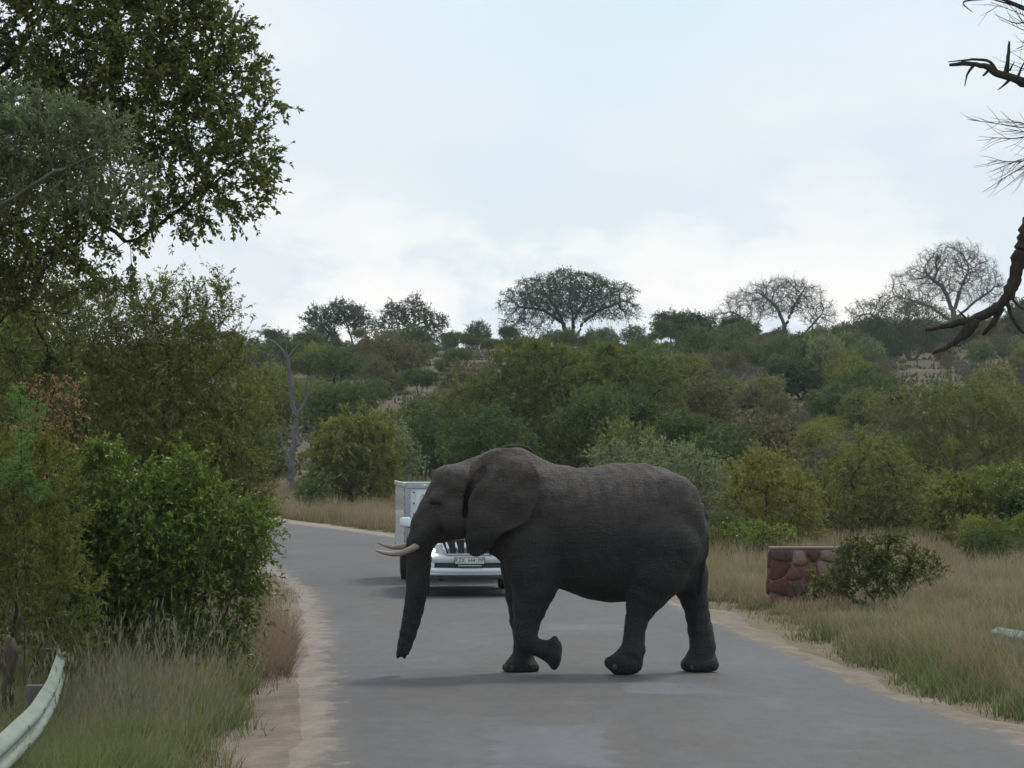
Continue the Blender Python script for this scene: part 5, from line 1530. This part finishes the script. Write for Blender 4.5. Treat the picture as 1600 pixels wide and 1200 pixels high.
rows = [(.16, .62, .70, .74, .98, .62, 1.0, .5, 1.01), (.30, .50, .80, .87, 1.03, .74, 1.06, .6, 1.08), (.62, .45, .86, .92, 1.07, .76, 1.11, .6, 1.13), (1.15, .42, .88, .94, 1.11, .76, 1.16, .6, 1.18),
        (1.52, .40, .88, .94, 1.13, .80, 1.18, .66, 1.20), (1.62, .40, .88, .94, 1.14, .82, 1.20, .72, 1.28), (2.20, .40, .88, .94, 1.15, .83, 1.21, .69, 1.78), (2.7, .40, .88, .94, 1.15, .83, 1.21, .67, 1.83), (3.6, .42, .88, .94, 1.16, .83, 1.22, .66, 1.83), (4.45, .48, .87, .93, 1.17, .82, 1.23, .63, 1.78), (4.75, .55, .82, .89, 1.16, .78, 1.22, .62, 1.62), (4.82, .60, .74, .80, 1.12, .70, 1.15, .56, 1.5)]
G = shell(rows)
mb = MB().grid(G, closed=True)
for gi, fl in ((0, 0), (-1, 1)):
    r = G[gi]; cc = r.mean(0); n = len(r); j = np.arange(n); tr = np.stack([j, (j + 1) % n, np.full(n, n)], 1)
    mb.add(np.vstack([r, cc]), tris=tr)
mb.build('body', WHITE, CAR, True)
# wheel arches, wheels
for sx in (-1, 1):
    for y in (.91, 3.70):
        t = np.linspace(-.15, math.pi + .15, 18)
        MB().tube(np.stack([np.full(18, sx * .945), y + .45 * np.cos(t), .40 + .45 * np.sin(t)], 1), .035, 8).build('wheel_arch', TRIM, CAR, True)
        wv = MB(); prof = [(.0, -.13), (.29, -.13), (.36, -.125), (.385, -.09), (.388, 0), (.385, .09), (.36, .125), (.29, .13), (.0, .13)]
        a = np.linspace(0, 2 * np.pi, 28, endpoint=False)
        Gw = np.array([[(sx * .795 + d, y + r * math.cos(t), .388 + r * math.sin(t)) for t in a] for r, d in prof])
        wv.grid(Gw, closed=True); w_ = wv.build('wheel', RUB, CAR, True)
        rim = MB(); Gw = np.array([[(sx * (.795 + d), y + r * math.cos(t), .388 + r * math.sin(t)) for t in a] for r, d in [(.02, .142), (.06, .145), (.20, .125), (.24, .137), (.265, .134)]])
        rim.grid(Gw, closed=True)
        for k in range(6):
            t = k * math.pi / 3; rim.box((sx * .935, y + .14 * math.cos(t), .388 + .14 * math.sin(t)), (.03, .20, .05), R=[[1, 0, 0], [0, math.cos(t), -math.sin(t)], [0, math.sin(t), math.cos(t)]])
        rim.build('rim', ALU, w_, True)


def front(profile, xs, curve, x_end):
    """surface swept across the car front; profile [(y,z)], pushed back towards the corners"""
    G = np.zeros((len(xs), len(profile), 3))
    for i, x in enumerate(xs):
        back = curve * (abs(x) / x_end) ** 3
        for k, (y, z) in enumerate(profile): G[i, k] = (x, y + back, z)
    return G


xs = np.linspace(-.925, .925, 37)
bp = [(.22, .36), (.10, .365), (.03, .40), (.0, .44), (.0, .47), (.02, .50), (.10, .505), (.22, .505)]
m = MB().grid(front(bp, xs, .30, .925), closed=True); m.build('bumper', WHITE, CAR, True)
m = MB().grid(front([(.26, .30), (.12, .32), (.03, .372), (.012, .378), (.02, .415), (.05, .42), (.26, .42)], np.linspace(-.80, .80, 25), .22, .925), closed=True); m.build('skid_strip', SILV, CAR, True)
up = [(.26, .575), (.06, .58), (.015, .60), (.005, .66), (.012, .71), (.05, .725), (.26, .73)]
m = MB().grid(front(up, xs, .30, .925), closed=True); m.build('bumper', WHITE, CAR, True)
m = MB().grid(front([(.10, .49), (.045, .50), (.045, .59), (.10, .60)], np.linspace(-.62, .62, 25), .30, .925), closed=True); m.build('lower_intake', TRIM, CAR)
for sx in (-1, 1):                                        # bumper ends joining the two bars, fog lamp
    xx = np.linspace(.60, .925, 9) * sx
    m = MB().grid(front([(.25, .49), (.035, .49), (.03, .54), (.035, .59), (.25, .59)], xx, .30, .925), closed=True); m.build('bumper_end', WHITE, CAR, True)
    ellipsoid(MB(), (sx * .74, .185, .555), (.075, .02, .035)).build('fog_lamp', LENS, CAR, True)
    # headlamp
    G = np.zeros((9, 6, 3))
    for i, x in enumerate(np.linspace(.50, .90, 9)):
        lo = .745 + .06 * (i / 8); hi = .90 + .06 * (i / 8)
        for k, z in enumerate(np.linspace(lo, hi, 6)): G[i, k] = (sx * x, .015 + .30 * (x / .925) ** 3 + .06 * ((z - .75) / .2) ** 2, z)
    hl = MB().grid(G).build('headlight', LENS, CAR, True)
    ellipsoid(MB(), (sx * .66, .115, .80), (.10, .035, .042)).build('lamp_bulb', LAMP, hl, True)
    # fender front and hood edge
    m = MB().grid(front([(.32, .90), (.09, .905), (.06, .93), (.10, 1.0), (.24, 1.04)], np.linspace(.46, .93, 10) * sx, .28, .925)); m.build('fender_edge', WHITE, CAR, True)
    # mirror
    MB().box((sx * 1.06, 1.78, 1.25), (.21, .14, .17), taper=.9).build('mirror', WHITE, CAR, True, bevel=.035)
    MB().box((sx * .93, 1.80, 1.18), (.20, .07, .06)).build('mirror_arm', TRIM, CAR, bevel=.01)
    # side glass and windscreen pillar
    MB().add([(sx * .835, 1.95, 1.24), (sx * .84, 4.3, 1.26), (sx * .70, 4.2, 1.72), (sx * .715, 2.3, 1.72)], quads=[[0, 1, 2, 3]] if sx > 0 else [[3, 2, 1, 0]]).build('side_window', GLASSD, CAR)
# plated grille: dark back, chrome frame, upright chrome bars
gx0, gx1 = .40, .50
MB().add([(-gx0, .07, .735), (gx0, .07, .735), (gx1, .10, 1.0), (-gx1, .10, 1.0)], quads=[[0, 1, 2, 3]]).build('grille', TRIM, CAR)
for k in range(6):
    f = (k - 2.5) / 2.5 * .84
    MB().tube([(f * gx0, .03, .735), (f * (gx0 + .05), .035, .87), (f * gx1, .07, 1.0)], [.022, .024, .020], 8).build('grille_bar', CHROME, CAR, True)
MB().tube([(-gx1, .06, 1.0), (-gx0 - .02, .02, .80), (-gx0, .015, .735), (gx0, .015, .735), (gx0 + .02, .02, .80), (gx1, .06, 1.0)], .014, 8).build('grille_frame', CHROME, CAR, True)
MB().tube([(-gx1, .05, 1.005), (0, .03, 1.02), (gx1, .05, 1.005)], .035, 8).build('hood_edge', WHITE, CAR, True)
ellipsoid(MB(), (0, .02, .88), (.085, .018, .055)).build('badge', CHROME, CAR, True)
MB().add([(-.76, 1.66, 1.235), (.76, 1.66, 1.235), (.655, 2.19, 1.745), (-.655, 2.19, 1.745)], quads=[[0, 1, 2, 3]]).build('windscreen', GLASSD, CAR)
for sx in (-1, 1): MB().tube([(sx * .66, 2.3, 1.86), (sx * .65, 4.3, 1.86)], .022, 8).build('roof_rail', ALU, CAR, True)
MB().box((0, 2.3, .44), (1.50, 3.9, .22)).build('underbody', UNDER, CAR)
MB().tube([(-.72, .91, .388), (.72, .91, .388)], .05, 10).tube([(-.72, 3.7, .388), (.72, 3.7, .388)], .05, 10).tube([(-.52, .5, .30), (-.46, .5, .30), (-.42, .52, .33)], .03, 8).build('axle', UNDER, CAR, True)
MB().box((0, 4.84, .55), (1.7, .16, .26)).build('rear_bumper', TRIM, CAR, bevel=.03)
# number plate, letters cut as thin solids
pl = MB().box((0, -.008, .632), (.52, .012, .125)).build('number_plate', INK, CAR)
MB().box((0, -.0145, .632), (.500, .006, .106)).build('plate_field', PLATE, pl)
MB().box((0, -.010, .545), (.40, .012, .022)).build('plate_strip', SILV, CAR)


def letters(txt, size, mat, parent, at, name):
    cu = bpy.data.curves.new(name, 'FONT'); cu.body = txt; cu.size = size; cu.align_x = 'CENTER'; cu.align_y = 'CENTER'; cu.extrude = .0012; cu.space_character = 1.12
    tmp = bpy.data.objects.new(name, cu); COL.objects.link(tmp)
    bpy.context.view_layer.update()
    me = bpy.data.meshes.new_from_object(tmp.evaluated_get(bpy.context.evaluated_depsgraph_get()))
    bpy.data.objects.remove(tmp, do_unlink=True); bpy.data.curves.remove(cu)
    me.materials.clear(); me.materials.append(mat)
    o = obj(name, me, parent, at); o.rotation_euler = (math.radians(90), 0, 0)
    return o


lt = letters('KZX  644  MP', .094, INK, pl, (0, -.0192, .632), 'plate_lettering')
lt.scale = (.80, 1.12, 1)

# box trailer
TR_ = thing('box_trailer', 'white riveted box trailer hitched behind the white station wagon', 'trailer', (P(718, 0, 72.2)[0], 72.2, .055), math.radians(5.0))
TW = 1.02
MB().box((0, 1.6, 1.21), (2 * TW - .04, 3.2, 1.30)).build('box', WHITE, TR_, bevel=.03)
for sx in (-1, 1):
    MB().box((sx * (TW - .04), 0.02, 1.215), (.11, .10, 1.33)).build('corner_post', ALU, TR_, bevel=.015)
    MB().box((sx * TW, 1.6, 1.845), (.05, 3.24, .08)).build('roof_edge', WHITE, TR_, bevel=.015)
    MB().box((sx * (TW + .006), 1.6, 1.19), (.012, 3.0, 1.18)).build('side_panel', WHITE, TR_)
    for z in np.linspace(.66, 1.74, 9):
        for y in (.12, 3.05): ellipsoid(MB(), (sx * (TW + .014), y, z), (.008, .022, .022), nu=8, nv=5).build('rivet', TRIM, TR_, True)
    for z in np.linspace(.68, 1.70, 6): ellipsoid(MB(), (sx * (TW - .16), -.016, z), (.016, .008, .016), nu=8, nv=5).build('rivet', TRIM, TR_, True)
    wv = MB(); a = np.linspace(0, 2 * np.pi, 24, endpoint=False)
    wv.grid(np.array([[(sx * (.90 + d), 1.7 + r * math.cos(t), .37 + r * math.sin(t)) for t in a] for r, d in [(.0, -.10), (.28, -.11), (.36, -.09), (.37, 0), (.36, .09), (.28, .11), (.0, .10)]]), closed=True)
    w_ = wv.build('wheel', RUB, TR_, True)
    MB().box((sx * .90, .95, .42), (.26, .012, .42)).build('mud_flap', TRIM, TR_)
MB().box((0, -.012, 1.17), (1.66, .02, 1.10)).build('front_panel', WHITE, TR_, bevel=.006)
MB().box((0, -.02, 1.83), (2.0, .06, .11)).build('top_rail', ALU, TR_, bevel=.012)
MB().box((0.1, -.055, 1.83), (1.3, .01, .055)).build('vent_slot', TRIM, TR_)
MB().box((0, 1.6, .50), (1.7, 3.2, .12)).build('chassis', UNDER, TR_)
MB().tube([(-.55, 0, .48), (0, -1.15, .48)], .04, 8).tube([(.55, 0, .48), (0, -1.15, .48)], .04, 8).tube([(0, -1.1, .48), (0.02, -1.36, .50)], .05, 8).build('drawbar', UNDER, TR_, True)
# ------------------------------------------------------------------ grass
def grass_mat(name, base, tips, trans=.3):
    M = Mat(name)
    g = M.node('ShaderNodeNewGeometry'); uv = M.node('ShaderNodeUVMap'); uv.uv_map = 'UVMap'
    sp = M.node('ShaderNodeSeparateXYZ'); M.L.new(uv.outputs[0], sp.inputs[0])
    st = [(i / (len(tips) - 1), c) for i, c in enumerate(tips)]
    sb = [(i / (len(base) - 1), c) for i, c in enumerate(base)]
    patch = M.noise(M.world((1, .45, 1)), 1.1, 5, .65)
    f = M.math('ADD', M.math('MULTIPLY', g.outputs['Random Per Island'], .5), M.math('MULTIPLY', M.ramp(patch, [(.35, 0.), (.65, 1.)]), .5))
    col = M.mix(M.ramp(sp.outputs[1], [(.15, 0.), (.85, 1.)]), M.ramp(f, sb), M.ramp(f, st))
    p = M.node('ShaderNodeBsdfPrincipled'); M.L.new(col, p.inputs['Base Color']); p.inputs['Roughness'].default_value = .7; p.inputs['Specular IOR Level'].default_value = .25
    t = M.node('ShaderNodeBsdfTranslucent'); M.L.new(col, t.inputs['Color'])
    mx = M.node('ShaderNodeMixShader'); mx.inputs[0].default_value = trans
    M.L.new(p.outputs[0], mx.inputs[1]); M.L.new(t.outputs[0], mx.inputs[2]); M.L.new(mx.outputs[0], M.out.inputs['Surface'])
    return M.m


def blades(root, h, w, rg, lean=.35, bend=.5, simple=False, wind=(0, 0)):
    n = len(root)
    az = rg.uniform(0, 2 * np.pi, n); ln = np.abs(rg.normal(0, lean, n))
    d = np.stack([np.cos(az) * ln + wind[0], np.sin(az) * ln + wind[1], np.ones(n)], 1); d = unit(d)
    fa = rg.uniform(0, 2 * np.pi, n); side = np.stack([np.cos(fa), np.sin(fa) * .6, np.zeros(n)], 1) * (w / 2)[:, None]
    tip = root + d * h[:, None]
    out = np.stack([np.cos(az), np.sin(az), np.zeros(n)], 1) * (h * bend * rg.uniform(.1, .8, n))[:, None]
    tip = tip + out; tip[:, 2] -= h * bend * .25 * rg.random(n)
    if simple:
        V = np.stack([root - side, root + side, tip], 1).reshape(-1, 3); i = (np.arange(n) * 3)[:, None]
        return V, None, i + [[0, 1, 2]], np.tile([[0, 0], [1, 0], [.5, 1]], (n, 1)), tip
    mid = root + d * (h * .55)[:, None] + out * .22
    V = np.stack([root - side, root + side, mid + side * .8, mid - side * .8, tip], 1).reshape(-1, 3)
    i = (np.arange(n) * 5)[:, None]
    return V, i + [[0, 1, 2, 3]], i + [[3, 2, 4]], np.tile([[0, 0], [1, 0], [1, .55], [0, .55], [.5, 1]], (n, 1)), tip


def clumped(n, d0, d1, xf, rg, clump=9, rad=.10):
    """roots in tussocks; xf(D) -> (xmin, xmax)"""
    m = max(1, n // clump)
    D = np.sqrt(rg.uniform(d0 ** 2, d1 ** 2, m)); a, b = xf(D)
    x = rg.uniform(a, b)
    X = np.repeat(x, clump) + rg.normal(0, rad, m * clump); Y = np.repeat(D, clump) + rg.normal(0, rad, m * clump)
    hs = np.repeat(rg.uniform(.5, 1.3, m) * (1 + .35 * vnoise(x * 1.1, D * .5, 41)), clump)
    return X, Y, hs


def lawn(name, label, X, Y, H, W, mat, rg, lean=.3, bend=.5, simple=False, plume=None, plume_mat=None, wind=(0, 0)):
    Z = ground_h(X, Y) - .02
    V, Q, T, UVv, tip = blades(np.stack([X, Y, Z], 1), H, W, rg, lean, bend, simple, wind)
    faces, mi = [], []
    if Q is not None: faces.append(Q); mi.append(0)
    faces.append(T); mi.append(0); mats = [mat]
    if plume is not None:
        k = np.where(rg.random(len(tip)) < plume)[0]
        m = len(k); L = rg.uniform(.09, .17, m); ww = rg.uniform(.004, .008, m)
        d = unit(tip[k] - np.stack([X, Y, Z], 1)[k]); b = tip[k] - d * (L * .4)[:, None]; e = tip[k] + d * (L * .6)[:, None]
        fs = []
        for ax in range(2):
            s = unit(np.cross(d, [1, 0, 0] if ax else [0, 1, 0])) * ww[:, None]
            c = b + (e - b) * .4
            n0 = len(V); V = np.vstack([V, np.stack([b, c - s, e, c + s], 1).reshape(-1, 3)])
            UVv = np.vstack([UVv, np.tile([[.5, 1]] * 4, (m, 1))])
            fs.append((np.arange(m) * 4)[:, None] + n0 + [[0, 1, 2, 3]])
        faces += fs; mi += [1, 1]; mats.append(plume_mat)
    o = obj(name, new_mesh(name, V, faces, mats, mi, False, UVv))
    return tag(o, label, 'grass', kind='stuff')


GR_GREEN = grass_mat('grass_green', [(.075, .115, .028), (.10, .135, .038)], [(.14, .19, .055), (.25, .26, .105), (.42, .37, .21)])
GR_STRAW = grass_mat('grass_straw', [(.12, .105, .045), (.20, .155, .08)], [(.27, .215, .115), (.38, .30, .18), (.46, .375, .24)])
GR_MIX = grass_mat('grass_mixed', [(.095, .105, .036), (.14, .125, .055)], [(.21, .21, .09), (.35, .30, .16), (.48, .40, .25)])
GR_HILL = grass_mat('grass_hill', [(.06, .062, .032), (.085, .075, .046)], [(.095, .092, .05), (.15, .125, .082), (.20, .16, .11)])
GR_RED = grass_mat('grass_russet', [(.12, .085, .05), (.17, .115, .068)], [(.23, .165, .10), (.36, .275, .18), (.27, .17, .105)])
PLUME = plain('seed_plume', (.30, .275, .20), .9, .1)
rg = np.random.default_rng(77)


def keep(X, Y, h, lo, ramp_to, rg):
    """thin and shorten towards the tar"""
    d = road_dist(X, Y) + .35 * vnoise(X * 1.3, Y * .7, 31) + .2 * vnoise(X * 4, Y * 3, 32)
    f = sstep(lo, ramp_to, d)
    k = rg.random(len(X)) < np.clip(f * 1.4 + .0, 0, 1)
    return k & (d > lo), .35 + .65 * f


# left verge: dense green sward with pale plumes
X, Y, hs = clumped(46000, 29, 47, lambda D: (np.maximum(-.145 * D - .4, -8), road_edges(D)[0] - .2), rg, 10, .09)
k, f = keep(X, Y, hs, .45, 1.4, rg)
X, Y, hs, f = X[k], Y[k], hs[k], f[k]
lawn('verge_grass', 'thick green roadside grass with pale seed heads beside the crash rail', X, Y, .56 * hs * f, rg.uniform(.006, .012, len(X)), GR_GREEN, rg, .28, .5, wind=(.08, 0))
X, Y, hs = clumped(3600, 33.5, 44, lambda D: (np.maximum(-.125 * D, -8), road_edges(D)[0] - .9), rg, 5, .22)
hs = hs * rg.uniform(.7, 1.15, len(hs))
lawn('plume_grass', 'pale feathery seed-headed grass standing above the green verge grass', X, Y, .80 * hs, rg.uniform(.004, .007, len(X)), GR_MIX, rg, .2, .3, plume=.5, plume_mat=PLUME, wind=(.06, 0))
# russet tussock at the bush foot
Y = np.r_[rg.normal(46.5, .9, 700), rg.normal(49.5, 1.6, 900), rg.normal(53, 2.0, 700)]; X = road_edges(Y)[0] - np.abs(rg.normal(.15, .38, len(Y))) - .12
lawn('russet_tussock', 'russet dry grass tussocks arching out at the foot of the glossy bush', X, Y, rg.uniform(.3, .85, len(Y)) * np.clip(.45 + .9 * (road_edges(Y)[0] - X), .4, 1), rg.uniform(.005, .010, len(Y)), GR_RED, rg, .38, .6, wind=(.10, 0))
X, Y, hs = clumped(6000, 50, 78, lambda D: (road_edges(D)[0] - 2.2, road_edges(D)[0] - .15), rg, 9, .12)
lawn('straw_edge_grass', 'pale straw grass lining the left road edge beyond the tussocks', X, Y, .45 * hs * np.clip(.35 + .6 * (road_edges(Y)[0] - X), .3, 1), rg.uniform(.008, .014, len(X)), GR_STRAW, rg, .3, .5, True)
# low dry fringe on the left sand
X, Y, hs = clumped(7000, 30, 60, lambda D: (road_edges(D)[0] - 2.0, road_edges(D)[0] - .3), rg, 14, .10)
k = road_dist(X, Y) + .3 * vnoise(X * 2, Y, 33) > .5
lawn('dry_fringe_grass', 'short dry grass tufts thinning out over the left sand', X[k], Y[k], .16 * hs[k], rg.uniform(.005, .010, k.sum()), GR_STRAW, rg, .6, .8)
# dark low grass added under the bushes to stand in for their shade
X, Y, hs = clumped(14000, 41, 80, lambda D: (-.15 * D, road_edges(D)[0] - .8), rg, 10, .2)
lawn('shade_undergrowth', 'dull olive grass added as shade under the left bushes', X, Y, .40 * hs, rg.uniform(.012, .03, len(X)), GR_HILL, rg, .5, .6, True)
# right verge
X, Y, hs = clumped(52000, 34, 74, lambda D: (road_edges(D)[1] + .2, np.maximum(.145 * D, road_edges(D)[1] + 1)), rg, 10, .12)
k, f = keep(X, Y, hs, .4, 1.7, rg); X, Y, hs, f = X[k], Y[k], hs[k], f[k]
pz = np.exp(-(((X - 4.9) / 1.5) ** 2 + ((Y - 61.0) / 4.5) ** 2)); f = f * (1 - .65 * pz)
gr = rg.random(len(X)) < sstep(66, 44, Y + 6 * vnoise(X * .4, Y * .3, 35)) * .8
for nm, lb, s, mt in (('verge_grass', 'green grass covering the right verge below the stone pillar', gr, GR_GREEN), ('dry_verge_grass', 'straw-coloured grass mixed through the right verge', ~gr, GR_MIX)):
    lawn(nm, lb, X[s], Y[s], .47 * hs[s] * f[s], rg.uniform(.008, .016, s.sum()), mt, rg, .3, .5)
X, Y, hs = clumped(5200, 40, 72, lambda D: (road_edges(D)[1] + 1.0, .145 * D), rg, 26, .10)
pz = np.exp(-(((X - 4.9) / 1.2) ** 2 + ((Y - 61.0) / 4.0) ** 2))
lawn('straw_tussocks', 'uneven pale straw tussocks standing above the right verge grass', X, Y, .72 * hs * (1 - .6 * pz), rg.uniform(.006, .012, len(X)), GR_STRAW, rg, .25, .5, plume=.12, plume_mat=PLUME)
# tall straw grass further on, both sides of the bend
X, Y, hs = clumped(40000, 66, 112, lambda D: (np.maximum(road_edges(D)[1] + .2, -.13 * D), .15 * D), rg, 10, .16)
k, f = keep(X, Y, hs, .4, 1.6, rg); X, Y, hs, f = X[k], Y[k], hs[k], f[k]
lawn('straw_grass', 'tall pale straw grass behind the stone pillar and elephant', X, Y, .50 * hs * f, rg.uniform(.014, .026, len(X)), GR_STRAW, rg, .25, .4, True)
X, Y, hs = clumped(32000, 104, 150, lambda D: (np.maximum(np.maximum(road_edges(D)[1] + .2, -.16 * D), -12), .0 * D + 3), rg, 10, .2)
k, f = keep(X, Y, hs, .3, 1.2, rg); X, Y, hs, f = X[k], Y[k], hs[k], f[k]
lawn('golden_grass', 'golden dry grass strip along the far side of the bend', X, Y, .62 * hs * f, rg.uniform(.02, .035, len(X)), GR_STRAW, rg, .25, .4, True)
X, Y, hs = clumped(42000, 130, 410, lambda D: (-.12 * D, .15 * D), rg, 14, .5)
lawn('hill_grass', 'dry tussock grass between the bushes of the hillside', X, Y, .36 * hs, rg.uniform(.12, .26, len(X)), GR_HILL, rg, .3, .4, True)
# ------------------------------------------------------------------ air
hz = MB().box((0, 290, 23.5), (900, 780, 51)).build('haze', [])
hm = bpy.data.materials.new('thin_air'); hm.use_nodes = True
hn, hlk = hm.node_tree.nodes, hm.node_tree.links
hn.clear()
ho = hn.new('ShaderNodeOutputMaterial'); hv = hn.new('ShaderNodeVolumePrincipled')
hv.inputs['Color'].default_value = (.86, .92, 1.0, 1); hv.inputs['Density'].default_value = 0.00014; hv.inputs['Anisotropy'].default_value = 0.2
hlk.new(hv.outputs[0], ho.inputs['Volume'])
hz.data.materials.append(hm)
tag(hz, 'thin pale haze filling the air over the bush', kind='stuff')
